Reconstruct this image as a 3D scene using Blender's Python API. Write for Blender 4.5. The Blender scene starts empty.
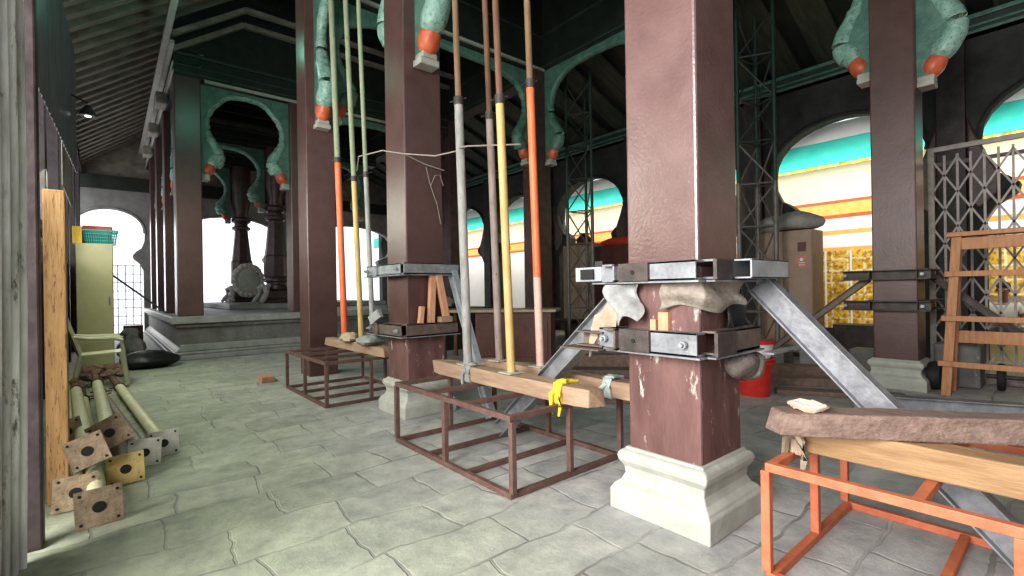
import bpy, bmesh, math, random
from mathutils import Vector, Matrix
random.seed(7)
PI = math.pi
SC = bpy.context.scene
COL = SC.collection
V = Vector

# ------------------------------------------------------------------ materials
def mat(name, c1, c2=None, scale=6, rough=.6, metal=0, bump=.0, spots=None, spot_amt=.62, emit=0, detail=6, stretch=(1,1,1), bscale=None, coord='Object', trans=0, spec=.5):
    m = bpy.data.materials.new(name); m.use_nodes = True
    nt = m.node_tree; N = nt.nodes; L = nt.links; b = N['Principled BSDF']
    b.inputs['Roughness'].default_value = rough; b.inputs['Metallic'].default_value = metal
    b.inputs['Specular IOR Level'].default_value = spec
    tc = N.new('ShaderNodeTexCoord'); mp = N.new('ShaderNodeMapping'); mp.inputs['Scale'].default_value = stretch
    L.new(tc.outputs[coord], mp.inputs['Vector'])
    nz = N.new('ShaderNodeTexNoise'); nz.inputs['Scale'].default_value = scale; nz.inputs['Detail'].default_value = detail; nz.inputs['Roughness'].default_value = .65
    L.new(mp.outputs[0], nz.inputs['Vector'])
    rp = N.new('ShaderNodeValToRGB'); rp.color_ramp.elements[0].position = .35; rp.color_ramp.elements[1].position = .68
    rp.color_ramp.elements[0].color = (*c1, 1); rp.color_ramp.elements[1].color = (*(c2 or c1), 1)
    L.new(nz.outputs['Fac'], rp.inputs[0]); out = rp.outputs[0]
    if spots:
        n2 = N.new('ShaderNodeTexNoise'); n2.inputs['Scale'].default_value = scale * 3.1; n2.inputs['Detail'].default_value = 8; n2.inputs['Roughness'].default_value = .75
        L.new(mp.outputs[0], n2.inputs['Vector'])
        r2 = N.new('ShaderNodeValToRGB'); r2.color_ramp.elements[0].position = spot_amt; r2.color_ramp.elements[1].position = spot_amt + .06
        L.new(n2.outputs['Fac'], r2.inputs[0])
        mx = N.new('ShaderNodeMix'); mx.data_type = 'RGBA'
        L.new(r2.outputs[0], mx.inputs['Factor']); L.new(out, mx.inputs['A']); mx.inputs['B'].default_value = (*spots, 1); out = mx.outputs['Result']
    L.new(out, b.inputs['Base Color'])
    if emit:
        L.new(out, b.inputs['Emission Color']); b.inputs['Emission Strength'].default_value = emit
    if trans:
        b.inputs['Transmission Weight'].default_value = trans
    if bump:
        bn = N.new('ShaderNodeTexNoise'); bn.inputs['Scale'].default_value = bscale or scale * 4; bn.inputs['Detail'].default_value = 8
        L.new(mp.outputs[0], bn.inputs['Vector'])
        bp = N.new('ShaderNodeBump'); bp.inputs['Strength'].default_value = bump; bp.inputs['Distance'].default_value = .02
        L.new(bn.outputs['Fac'], bp.inputs['Height']); L.new(bp.outputs[0], b.inputs['Normal'])
    return m

def floor_mat():
    m = bpy.data.materials.new('flagstones'); m.use_nodes = True
    nt = m.node_tree; N = nt.nodes; L = nt.links; b = N['Principled BSDF']
    tc = N.new('ShaderNodeTexCoord')
    nz = N.new('ShaderNodeTexNoise'); nz.inputs['Scale'].default_value = 1.7; nz.inputs['Detail'].default_value = 4
    L.new(tc.outputs['Object'], nz.inputs['Vector'])
    ad = N.new('ShaderNodeVectorMath'); ad.operation = 'SCALE'; ad.inputs['Scale'].default_value = .22
    L.new(nz.outputs['Color'], ad.inputs[0])
    a2 = N.new('ShaderNodeVectorMath'); a2.operation = 'ADD'
    L.new(tc.outputs['Object'], a2.inputs[0]); L.new(ad.outputs[0], a2.inputs[1])
    br = N.new('ShaderNodeTexBrick'); br.inputs['Scale'].default_value = 1
    br.inputs['Brick Width'].default_value = .56; br.inputs['Row Height'].default_value = .38
    br.inputs['Mortar Size'].default_value = .010; br.inputs['Mortar Smooth'].default_value = .35; br.offset = .45; br.squash = .75; br.squash_frequency = 3
    br.inputs['Color1'].default_value = (0, 0, 0, 1); br.inputs['Color2'].default_value = (1, 1, 1, 1); br.inputs['Mortar'].default_value = (.5, .5, .5, 1)
    L.new(a2.outputs[0], br.inputs['Vector'])
    rp = N.new('ShaderNodeValToRGB')
    rp.color_ramp.elements[0].color = (.40, .395, .39, 1); rp.color_ramp.elements[1].color = (.52, .505, .49, 1)
    L.new(br.outputs['Color'], rp.inputs[0])
    # blotches
    n2 = N.new('ShaderNodeTexNoise'); n2.inputs['Scale'].default_value = 5; n2.inputs['Detail'].default_value = 10; n2.inputs['Roughness'].default_value = .7
    L.new(tc.outputs['Object'], n2.inputs['Vector'])
    r2 = N.new('ShaderNodeValToRGB'); r2.color_ramp.elements[0].position = .3; r2.color_ramp.elements[1].position = .75
    r2.color_ramp.elements[0].color = (.60, .60, .63, 1); r2.color_ramp.elements[1].color = (1.2, 1.18, 1.14, 1)
    L.new(n2.outputs['Fac'], r2.inputs[0])
    mx = N.new('ShaderNodeMix'); mx.data_type = 'RGBA'; mx.blend_type = 'MULTIPLY'; mx.inputs['Factor'].default_value = 1
    L.new(rp.outputs[0], mx.inputs['A']); L.new(r2.outputs[0], mx.inputs['B'])
    # green tint, stronger towards low X, its edge broken by noise
    sp = N.new('ShaderNodeSeparateXYZ'); L.new(tc.outputs['Object'], sp.inputs[0])
    n3 = N.new('ShaderNodeTexNoise'); n3.inputs['Scale'].default_value = .8; L.new(tc.outputs['Object'], n3.inputs['Vector'])
    m1 = N.new('ShaderNodeMath'); m1.operation = 'MULTIPLY_ADD'; m1.inputs[1].default_value = 1.6; L.new(n3.outputs['Fac'], m1.inputs[0]); L.new(sp.outputs['X'], m1.inputs[2])
    mr = N.new('ShaderNodeMapRange'); mr.inputs['From Min'].default_value = 3.0; mr.inputs['From Max'].default_value = 1.2; L.new(m1.outputs[0], mr.inputs['Value'])
    mg = N.new('ShaderNodeMix'); mg.data_type = 'RGBA'; mg.blend_type = 'MULTIPLY'
    mm = N.new('ShaderNodeMath'); mm.operation = 'MULTIPLY'; mm.inputs[1].default_value = 1.0; L.new(mr.outputs[0], mm.inputs[0]); L.new(mm.outputs[0], mg.inputs['Factor'])
    L.new(mx.outputs['Result'], mg.inputs['A']); mg.inputs['B'].default_value = (.80, .88, .68, 1)
    # joints
    mj = N.new('ShaderNodeMix'); mj.data_type = 'RGBA'
    jm = N.new('ShaderNodeMath'); jm.operation = 'MULTIPLY'; jn = N.new('ShaderNodeTexNoise'); jn.inputs['Scale'].default_value = 2.3; L.new(tc.outputs['Object'], jn.inputs['Vector'])
    jr = N.new('ShaderNodeMapRange'); jr.inputs['From Min'].default_value = .40; jr.inputs['From Max'].default_value = .68; L.new(jn.outputs['Fac'], jr.inputs['Value'])
    L.new(br.outputs['Fac'], jm.inputs[0]); L.new(jr.outputs[0], jm.inputs[1])
    L.new(jm.outputs[0], mj.inputs['Factor']); L.new(mg.outputs['Result'], mj.inputs['A']); mj.inputs['B'].default_value = (.20, .19, .18, 1)
    L.new(mj.outputs['Result'], b.inputs['Base Color'])
    b.inputs['Roughness'].default_value = .62
    hs = N.new('ShaderNodeMath'); hs.operation = 'MULTIPLY_ADD'; hs.inputs[1].default_value = -.7; L.new(br.outputs['Fac'], hs.inputs[0]); L.new(n2.outputs['Fac'], hs.inputs[2])
    bp = N.new('ShaderNodeBump'); bp.inputs['Strength'].default_value = .55; bp.inputs['Distance'].default_value = .02
    L.new(hs.outputs[0], bp.inputs['Height']); L.new(bp.outputs[0], b.inputs['Normal'])
    return m

def gold_mat():
    m = bpy.data.materials.new('gilded_tiles'); m.use_nodes = True
    nt = m.node_tree; N = nt.nodes; L = nt.links; b = N['Principled BSDF']
    tc = N.new('ShaderNodeTexCoord'); mp = N.new('ShaderNodeMapping'); mp.inputs['Rotation'].default_value = (0, PI/2, PI/2)
    sp = N.new('ShaderNodeSeparateXYZ'); cb = N.new('ShaderNodeCombineXYZ'); L.new(tc.outputs['Object'], sp.inputs[0])
    L.new(sp.outputs['Y'], cb.inputs['X']); L.new(sp.outputs['Z'], cb.inputs['Y'])
    br = N.new('ShaderNodeTexBrick'); br.offset = 0; br.inputs['Scale'].default_value = 1; br.inputs['Brick Width'].default_value = .3; br.inputs['Row Height'].default_value = .26
    br.inputs['Mortar Size'].default_value = .02; br.inputs['Color1'].default_value = (.80, .50, .06, 1); br.inputs['Color2'].default_value = (.92, .66, .16, 1); br.inputs['Mortar'].default_value = (1, .85, .5, 1)
    L.new(cb.outputs[0], br.inputs['Vector'])
    nz = N.new('ShaderNodeTexNoise'); nz.inputs['Scale'].default_value = 14; nz.inputs['Detail'].default_value = 6; L.new(tc.outputs['Object'], nz.inputs['Vector'])
    rp = N.new('ShaderNodeValToRGB'); rp.color_ramp.elements[0].position = .38; rp.color_ramp.elements[0].color = (.50, .38, .2, 1); rp.color_ramp.elements[1].position = .55; rp.color_ramp.elements[1].color = (1, 1, 1, 1)
    L.new(nz.outputs['Fac'], rp.inputs[0])
    mx = N.new('ShaderNodeMix'); mx.data_type = 'RGBA'; mx.blend_type = 'MULTIPLY'; mx.inputs['Factor'].default_value = 1
    L.new(br.outputs['Color'], mx.inputs['A']); L.new(rp.outputs[0], mx.inputs['B']); L.new(mx.outputs['Result'], b.inputs['Base Color'])
    b.inputs['Roughness'].default_value = .35; b.inputs['Metallic'].default_value = .2
    return m

M = {}
def mk(k, *a, **kw): M[k] = mat(k, *a, **kw)
mk('maroon', (.082, .040, .037), (.120, .064, .059), scale=2.5, rough=.34, bump=.10, spots=(.20, .13, .12), spot_amt=.69, bscale=40, spec=.7)
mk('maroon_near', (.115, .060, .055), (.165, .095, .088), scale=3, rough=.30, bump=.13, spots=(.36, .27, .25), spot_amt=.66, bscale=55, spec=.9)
mk('maroon_worn', (.105, .05, .045), (.19, .10, .09), scale=4, rough=.6, bump=.3, spots=(.45, .40, .36), spot_amt=.58, bscale=30, stretch=(1, 1, .35))
mk('carved_wood', (.055, .032, .03), (.11, .065, .06), scale=5, rough=.35, bump=.2)
mk('cut_stone', (.34, .34, .30), (.46, .455, .41), scale=5, rough=.85, bump=.25, spots=(.34, .33, .30), spot_amt=.62)
mk('dark_stone', (.12, .115, .11), (.21, .20, .19), scale=3, rough=.6, bump=.35, spots=(.29, .28, .26), spot_amt=.6)
mk('slab_stone', (.24, .235, .23), (.36, .35, .34), scale=4, rough=.5, bump=.2)
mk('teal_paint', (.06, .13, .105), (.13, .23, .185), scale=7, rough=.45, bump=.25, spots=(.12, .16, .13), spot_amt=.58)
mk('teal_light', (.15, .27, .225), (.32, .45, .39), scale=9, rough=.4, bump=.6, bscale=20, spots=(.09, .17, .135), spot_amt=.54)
mk('bud_red', (.40, .075, .035), (.55, .14, .06), scale=9, rough=.4, bump=.2, spots=(.22, .05, .03), spot_amt=.66)
mk('beam_dark', (.014, .018, .015), (.03, .034, .028), scale=4, rough=.5, bump=.2)
mk('beam_green', (.022, .036, .03), (.04, .06, .048), scale=4, rough=.5, bump=.2)
mk('moulding', (.30, .28, .25), (.42, .40, .36), scale=6, rough=.5)
mk('plank_green', (.035, .040, .028), (.075, .078, .055), scale=3, rough=.6, bump=.3, stretch=(.5, 4, 1))
mk('rafter', (.17, .145, .12), (.32, .285, .24), scale=4, rough=.6, bump=.3, stretch=(.6, 4, 1))
mk('frame_brown', (.11, .058, .048), (.17, .10, .085), scale=14, rough=.6, bump=.2, spots=(.24, .16, .13), spot_amt=.62)
mk('frame_orange', (.44, .115, .055), (.55, .18, .09), scale=12, rough=.5, bump=.12, spots=(.32, .12, .08), spot_amt=.64)
mk('timber', (.29, .185, .125), (.42, .29, .20), scale=6, rough=.75, bump=.3, stretch=(6, .6, 6), spots=(.33, .23, .16), spot_amt=.62)
mk('timber_yellow', (.27, .155, .075), (.40, .25, .13), scale=5, rough=.7, bump=.3, stretch=(5, .6, 5), spots=(.28, .17, .09), spot_amt=.66)
mk('timber_dark', (.16, .105, .085), (.28, .195, .16), scale=5, rough=.8, bump=.5, stretch=(4, .8, 4), spots=(.38, .29, .24), spot_amt=.62)
mk('timber_fresh', (.50, .25, .15), (.60, .34, .21), scale=8, rough=.7, bump=.2, stretch=(6, 6, .8))
mk('ladder_wood', (.36, .16, .075), (.46, .24, .12), scale=6, rough=.6, bump=.2, stretch=(6, 6, .8))
mk('post_wood', (.34, .19, .075), (.50, .31, .14), scale=5, rough=.75, bump=.3, stretch=(5, 5, .6), spots=(.16, .085, .045), spot_amt=.55)
mk('steel_grey', (.19, .19, .205), (.33, .335, .355), scale=9, rough=.5, metal=.3, bump=.15, spots=(.20, .16, .14), spot_amt=.62)
mk('steel_light', (.28, .295, .31), (.42, .44, .46), scale=9, rough=.5, metal=.2, bump=.12, spots=(.26, .21, .18), spot_amt=.66)
mk('steel_dark', (.055, .045, .042), (.11, .085, .078), scale=12, rough=.55, metal=.3, bump=.2, spots=(.22, .18, .16), spot_amt=.66)
mk('steel_brown', (.13, .095, .082), (.20, .155, .135), scale=12, rough=.5, metal=.3, bump=.2)
mk('pole_rust', (.12, .058, .035), (.22, .115, .07), scale=12, rough=.7, bump=.25, stretch=(1, 1, .3), spots=(.09, .05, .035), spot_amt=.6)
mk('pole_rust2', (.17, .10, .055), (.28, .18, .105), scale=12, rough=.7, bump=.25, stretch=(1, 1, .3), spots=(.12, .08, .05), spot_amt=.6)
mk('pole_grey', (.24, .23, .22), (.42, .40, .38), scale=14, rough=.6, bump=.2, stretch=(1, 1, .35), spots=(.20, .15, .12), spot_amt=.62)
mk('pole_brown', (.22, .165, .145), (.35, .28, .25), scale=14, rough=.6, bump=.2, stretch=(1, 1, .35), spots=(.12, .08, .07), spot_amt=.6)
mk('pole_yellow', (.44, .30, .11), (.56, .42, .19), scale=10, rough=.55, bump=.15, stretch=(1, 1, .35), spots=(.48, .40, .27), spot_amt=.62)
mk('pole_orange', (.66, .13, .045), (.75, .21, .09), scale=10, rough=.5, bump=.15, stretch=(1, 1, .35), spots=(.45, .15, .09), spot_amt=.64)
mk('pole_cream', (.58, .55, .36), (.70, .67, .47), scale=10, rough=.5, bump=.1, spots=(.32, .26, .16), spot_amt=.66)
mk('pole_green', (.24, .26, .17), (.34, .37, .25), scale=12, rough=.6, bump=.2, stretch=(1, 1, .3), spots=(.15, .11, .07), spot_amt=.6)
mk('pole_pink', (.55, .34, .28), (.64, .45, .38), scale=14, rough=.6, bump=.2, spots=(.3, .17, .13), spot_amt=.6)
mk('plate_rust', (.20, .14, .09), (.36, .28, .19), scale=16, rough=.75, bump=.3, spots=(.13, .08, .05), spot_amt=.58)
mk('plate_yellow', (.40, .29, .10), (.50, .38, .17), scale=16, rough=.7, bump=.3, spots=(.2, .12, .06), spot_amt=.58)
mk('plate_grey', (.40, .39, .33), (.52, .50, .43), scale=16, rough=.7, bump=.3, spots=(.22, .18, .13), spot_amt=.6)
mk('hole_black', (.01, .01, .01))
mk('burlap', (.20, .165, .135), (.33, .28, .24), scale=18, rough=.95, bump=.4)
mk('burlap_dark', (.16, .13, .115), (.26, .22, .19), scale=18, rough=.95, bump=.4)
mk('rag_white', (.24, .24, .235), (.40, .39, .375), scale=10, rough=.9, bump=.3)
mk('cloth_yellow', (.72, .52, .03), (.85, .66, .08), scale=16, rough=.8, bump=.3)
mk('cloth_red', (.42, .03, .02), (.55, .07, .03), scale=9, rough=.8, bump=.3)
mk('cloth_pale', (.36, .27, .20), (.50, .40, .30), scale=14, rough=.9, bump=.3)
mk('tie_teal', (.40, .45, .43), (.55, .60, .57), scale=10, rough=.8, bump=.3)
mk('corrugated', (.24, .23, .21), (.80, .80, .77), scale=3.2, rough=.4, metal=.15, bump=.1, stretch=(1, 5, .25), spots=(.16, .13, .11), spot_amt=.58)
mk('aged_board', (.10, .065, .055), (.19, .13, .11), scale=4, rough=.8, bump=.2, stretch=(1, 4, .5))
mk('violet_sheet', (.20, .17, .19), (.34, .31, .36), scale=4, rough=.35, metal=.3, bump=.15, stretch=(1, 5, .4), spots=(.12, .09, .09), spot_amt=.6)
mk('post_dark', (.022, .014, .015), (.06, .042, .042), scale=5, rough=.5, bump=.2)
mk('plastic_cream', (.56, .54, .40), (.62, .60, .45), scale=3, rough=.4)
mk('plastic_teal', (.03, .34, .30), (.05, .42, .37), scale=4, rough=.4)
mk('plastic_red', (.62, .07, .04), (.72, .16, .10), scale=4, rough=.4)
mk('plastic_yellow', (.85, .52, .05), (.92, .62, .10), scale=4, rough=.5)
mk('bucket_red', (.55, .03, .025), (.68, .06, .045), scale=4, rough=.35)
mk('locker_cream', (.46, .42, .24), (.54, .50, .30), scale=3, rough=.45)
mk('almirah_tan', (.34, .235, .175), (.42, .30, .225), scale=3, rough=.5)
mk('almirah_brown', (.30, .20, .15), (.36, .25, .19), scale=3, rough=.55)
mk('almirah_maroon', (.075, .02, .018), (.12, .035, .03), scale=3, rough=.45)
mk('desk_brown', (.115, .045, .038), (.17, .075, .06), scale=4, rough=.5, bump=.1)
mk('desk_top', (.36, .27, .21), (.45, .35, .28), scale=5, rough=.5)
mk('paper', (.75, .73, .69), (.82, .80, .77), scale=8, rough=.9)
mk('paper_pink', (.55, .22, .17), (.66, .32, .26), scale=20, rough=.9)
mk('sack_black', (.012, .012, .014), (.035, .034, .036), scale=6, rough=.4, bump=.3)
mk('sack_grey', (.26, .24, .22), (.40, .38, .35), scale=6, rough=.8, bump=.4)
mk('rubble', (.20, .12, .09), (.36, .25, .20), scale=9, rough=.9, bump=.5)
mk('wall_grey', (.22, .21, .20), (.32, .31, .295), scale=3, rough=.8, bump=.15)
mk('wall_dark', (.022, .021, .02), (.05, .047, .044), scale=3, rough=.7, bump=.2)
mk('throne_stone', (.40, .385, .36), (.58, .56, .53), scale=20, rough=.8, bump=.5)
mk('lattice_green', (.02, .035, .028), (.04, .06, .048), scale=8, rough=.5)
mk('lattice_grey', (.12, .105, .095), (.22, .195, .175), scale=8, rough=.5, metal=.2)
mk('gate_grey', (.20, .175, .16), (.30, .27, .25), scale=9, rough=.5, metal=.2)
mk('shop_cream', (.80, .66, .50), (.86, .73, .57), scale=2, rough=.8)
mk('shop_turquoise', (.05, .62, .52), (.10, .70, .60), scale=2, rough=.6)
mk('shop_white', (.85, .84, .82), (.9, .89, .88), scale=3, rough=.8)
mk('shop_orange', (.78, .40, .10), (.85, .52, .18), scale=8, rough=.7)
mk('shop_red', (.66, .09, .03), (.75, .14, .05), scale=8, rough=.7)
mk('yellow_floor', (.62, .48, .20), (.74, .60, .30), scale=3, rough=.5)
mk('courtyard', (.42, .38, .34), (.5, .46, .42), scale=3, rough=.8)
mk('skin', (.22, .105, .065), (.25, .125, .08), scale=6, rough=.55)
mk('hair_black', (.008, .007, .007), (.02, .018, .016), scale=30, rough=.6)
mk('shirt_white', (.66, .64, .56), (.76, .74, .66), scale=6, rough=.9)
mk('trousers_dark', (.10, .09, .10), (.14, .13, .14), scale=6, rough=.9)
mk('eye_white', (.8, .78, .75)); mk('lip', (.22, .07, .06))
mk('rubber', (.012, .012, .012), (.03, .03, .03), scale=9, rough=.7)
mk('rope', (.28, .24, .21), (.40, .35, .31), scale=20, rough=.9)
mk('rope_pale', (.60, .42, .33), (.70, .52, .42), scale=20, rough=.9)
mk('flowers', (.70, .10, .12), (.85, .62, .15), scale=25, rough=.8, bump=.3, spots=(.12, .30, .08), spot_amt=.55)
mk('brick_red', (.45, .20, .13), (.55, .28, .19), scale=8, rough=.9)
M['gold'] = gold_mat(); M['floor'] = floor_mat()
lm = bpy.data.materials.new('lamp_glow'); lm.use_nodes = True; lm.node_tree.nodes['Principled BSDF'].inputs['Emission Color'].default_value = (1, .95, .85, 1); lm.node_tree.nodes['Principled BSDF'].inputs['Emission Strength'].default_value = 3; M['lamp_glow'] = lm

# ------------------------------------------------------------------ mesh builder
def frame_of(d, up=V((0, 0, 1))):
    d = d.normalized()
    if abs(d.dot(up)) > .99: up = V((0, 1, 0))
    s = d.cross(up).normalized(); u = s.cross(d).normalized()
    return s, u
class MB:
    def __init__(s): s.v = []; s.f = []
    def add(s, vs, fs):
        n = len(s.v); s.v += [V(p) for p in vs]; s.f += [[i + n for i in f] for f in fs]; return s
    def box(s, x0, x1, y0, y1, z0, z1):
        return s.add([(x, y, z) for x in (x0, x1) for y in (y0, y1) for z in (z0, z1)],
                     [(0, 1, 3, 2), (4, 6, 7, 5), (0, 4, 5, 1), (2, 3, 7, 6), (0, 2, 6, 4), (1, 5, 7, 3)])
    def bar(s, a, b, w, h, up=(0, 0, 1), ox=0, oz=0):       # rectangular section, centred on the line a-b (+ offsets)
        a, b = V(a), V(b); sd, u = frame_of(b - a, V(up)); vs = []
        for p in (a, b):
            for i, j in ((-1, -1), (1, -1), (1, 1), (-1, 1)): vs.append(p + sd * (i * w / 2 + ox) + u * (j * h / 2 + oz))
        return s.add(vs, [(3, 2, 1, 0), (4, 5, 6, 7), (0, 1, 5, 4), (1, 2, 6, 5), (2, 3, 7, 6), (3, 0, 4, 7)])
    def channel(s, a, b, w, h, t, up=(0, 0, 1), flip=1):    # C section: web plus two flanges
        s.bar(a, b, t, h, up, ox=-flip * (w / 2 - t / 2)); s.bar(a, b, w, t, up, oz=h / 2 - t / 2); s.bar(a, b, w, t, up, oz=-h / 2 + t / 2); return s
    def ibeam(s, a, b, w, h, t, up=(0, 0, 1)):
        s.bar(a, b, t, h, up); s.bar(a, b, w, t, up, oz=h / 2 - t / 2); s.bar(a, b, w, t, up, oz=-h / 2 + t / 2); return s
    def path(s, pts, r, n=10, cap=True, sx=1):
        pts = [V(p) for p in pts]; rs = r if isinstance(r, (list, tuple)) else [r] * len(pts); vs = []; fs = []
        for i, p in enumerate(pts):
            d = (pts[min(i + 1, len(pts) - 1)] - pts[max(i - 1, 0)]); sd, u = frame_of(d)
            for k in range(n):
                an = 2 * PI * k / n; vs.append(p + sd * math.cos(an) * rs[i] * sx + u * math.sin(an) * rs[i])
        for i in range(len(pts) - 1):
            for k in range(n): fs.append((i * n + k, i * n + (k + 1) % n, (i + 1) * n + (k + 1) % n, (i + 1) * n + k))
        if cap: fs.append(tuple(range(n))[::-1]); fs.append(tuple(range((len(pts) - 1) * n, len(pts) * n)))
        return s.add(vs, fs)
    def tube(s, a, b, r, n=12): return s.path([a, b], r, n)
    def lathe(s, c, prof, n=24, axis='Z', rot=0):
        vs = []; fs = []
        for r, z in prof:
            for k in range(n):
                an = 2 * PI * k / n + rot; x, y = r * math.cos(an), r * math.sin(an)
                p = (x, y, z) if axis == 'Z' else ((x, z, y) if axis == 'Y' else (z, x, y)); vs.append(V(c) + V(p))
        for i in range(len(prof) - 1):
            for k in range(n): fs.append((i * n + k, i * n + (k + 1) % n, (i + 1) * n + (k + 1) % n, (i + 1) * n + k))
        fs.append(tuple(range(n))); fs.append(tuple(range((len(prof) - 1) * n, len(prof) * n)))
        return s.add(vs, fs)
    def prism(s, poly, axis, t0, t1):                       # poly in the two other axes
        n = len(poly)
        def P(a, b, t): return (t, a, b) if axis == 'X' else ((a, t, b) if axis == 'Y' else (a, b, t))
        vs = [P(a, b, t0) for a, b in poly] + [P(a, b, t1) for a, b in poly]
        return s.add(vs, [tuple(range(n)), tuple(range(2 * n - 1, n - 1, -1))] + [(i, i + n, (i + 1) % n + n, (i + 1) % n) for i in range(n)])
    def sqprof(s, cx, cy, prof):                            # square lathe: prof of (half, z)
        vs = []; fs = []
        for h, z in prof:
            for i, j in ((-1, -1), (1, -1), (1, 1), (-1, 1)): vs.append((cx + i * h, cy + j * h, z))
        for i in range(len(prof) - 1):
            for k in range(4): fs.append((i * 4 + k, i * 4 + (k + 1) % 4, (i + 1) * 4 + (k + 1) % 4, (i + 1) * 4 + k))
        fs.append((3, 2, 1, 0)); n = 4 * (len(prof) - 1); fs.append((n, n + 1, n + 2, n + 3)); return s.add(vs, fs)
    def blob(s, c, rx, ry, rz, n=14, m=9, jit=0, flat=None, pw=1):
        vs = []; fs = []; c = V(c); rnd = random.Random(int(c.x * 977 + c.y * 131 + c.z * 17))
        ph = [rnd.uniform(0, 6) for _ in range(4)]
        for i in range(m + 1):
            t = PI * i / m
            for k in range(n):
                a = 2 * PI * k / n; q = 1 + jit * (math.sin(3 * a + ph[0] + t * 2) * .5 + math.sin(5 * a + ph[1] - 3 * t) * .3 + math.sin(2 * t * 2 + ph[2]) * .3)
                st = math.sin(t) ** pw; z = math.cos(t)
                p = V((rx * st * math.cos(a) * q, ry * st * math.sin(a) * q, rz * z * (1 + (q - 1) * .5)))
                if flat is not None: p.z = max(p.z, flat)
                vs.append(c + p)
        for i in range(m):
            for k in range(n): fs.append((i * n + k, (i + 1) * n + k, (i + 1) * n + (k + 1) % n, i * n + (k + 1) % n))
        return s.add(vs, fs)
    def sheet(s, fn, nu, nv, thick=.006):
        pts = [[V(fn(i / nu, j / nv)) for j in range(nv + 1)] for i in range(nu + 1)]; vs = []; fs = []
        nrm = []
        for i in range(nu + 1):
            for j in range(nv + 1):
                du = pts[min(i + 1, nu)][j] - pts[max(i - 1, 0)][j]; dv = pts[i][min(j + 1, nv)] - pts[i][max(j - 1, 0)]
                nn = du.cross(dv); nn = nn.normalized() if nn.length > 1e-9 else V((0, 0, 1)); nrm.append(nn)
        flat = [p for r in pts for p in r]; K = len(flat)
        vs = [p + q * thick / 2 for p, q in zip(flat, nrm)] + [p - q * thick / 2 for p, q in zip(flat, nrm)]
        W = nv + 1
        for i in range(nu):
            for j in range(nv):
                a = i * W + j; fs.append((a, a + W, a + W + 1, a + 1)); fs.append((K + a + 1, K + a + W + 1, K + a + W, K + a))
        bd = [(i * W, (i + 1) * W) for i in range(nu)] + [((i + 1) * W + nv, i * W + nv) for i in range(nu)] + [(j + 1, j) for j in range(nv)] + [(nu * W + j, nu * W + j + 1) for j in range(nv)]
        for a, b in bd: fs.append((b, a, a + K, b + K))
        return s.add(vs, fs)
    def build(s, name, m, parent=None, loc=None, smooth=False, bev=0, label=None):
        org = V(loc) if loc is not None else (V(ORG[parent.name]) if parent else V((0, 0, 0)))
        me = bpy.data.meshes.new(name); me.from_pydata([p - org for p in s.v], [], s.f)
        bm = bmesh.new(); bm.from_mesh(me); bmesh.ops.recalc_face_normals(bm, faces=bm.faces); bm.to_mesh(me); bm.free()
        if smooth:
            for p in me.polygons: p.use_smooth = True
            me.set_sharp_from_angle(angle=math.radians(40))
        me.materials.append(M[m] if isinstance(m, str) else m)
        o = bpy.data.objects.new(name, me); COL.objects.link(o)
        if parent: o.parent = parent
        elif loc is not None: o.location = loc
        ORG[o.name] = tuple(org)
        if bev:
            b = o.modifiers.new('bevel', 'BEVEL'); b.width = bev; b.segments = 2; b.limit_method = 'ANGLE'; b.angle_limit = math.radians(35)
        if label: o['label'] = label
        return o
ORG = {}
def tag(o, label, cat, group=None):
    o['label'] = label; o['category'] = cat
    if group: o['group'] = group
    return o
def thing(name, label, cat, loc=(0, 0, 0), group=None):
    o = bpy.data.objects.new(name, None); COL.objects.link(o); o.location = loc; o.empty_display_size = .1; ORG[o.name] = tuple(loc)
    return tag(o, label, cat, group)
def struct(name, mb, m, parent=None, **kw):
    o = mb.build(name, m, parent, **kw)
    if not parent: o['kind'] = 'structure'
    return o
def dup(root, loc, rotz=0, label=None, group=None):
    r = root.copy(); COL.objects.link(r); r.location = loc; r.rotation_euler = (0, 0, rotz)
    if label: r['label'] = label
    if group: r['group'] = group
    for ch in list(root.children):
        c = ch.copy(); COL.objects.link(c); c.parent = r
        for g in list(ch.children):
            d = g.copy(); COL.objects.link(d); d.parent = c
    return r
def solo(name, mb, m, label, cat, loc, group=None, **kw):
    return tag(mb.build(name, m, None, loc=loc, **kw), label, cat, group)

# ------------------------------------------------------------------ setting
struct('floor', MB().box(-.95, 10.5, -6, 21, -.2, 0), 'floor', loc=(0, 0, 0))
struct('floor_courtyard', MB().box(10.5, 16, -8, 30, -.22, -.02), 'courtyard')

# left slope of the roof: planks with rafters below
ZL = lambda x: 5.5 + .74 * (x + .5)          # underside of the sloped left ceiling
cl = struct('ceiling', MB().prism([(-.95, ZL(-.95) + .2), (2.3, ZL(2.3) + .2), (2.3, ZL(2.3) + .26), (-.95, ZL(-.95) + .26)], 'Y', -6, 20.6), 'plank_green')
for i in range(59):
    y = -5.8 + i * .45
    MB().bar((-.95, y, ZL(-.95) + .1), (2.3, y, ZL(2.3) + .1), .17, .22, up=(0, 0, 1)).build('rafter', 'rafter', cl, bev=.01)
# flat middle ceiling with joists
cm = struct('ceiling_middle', MB().box(2.2, 7.7, -6, 20.6, 7.75, 7.85), 'beam_dark')
for i in range(29):
    y = -5.6 + i * .9
    MB().box(2.3, 7.6, y, y + .14, 7.5, 7.76).build('joist', 'beam_dark', cm)
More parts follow.
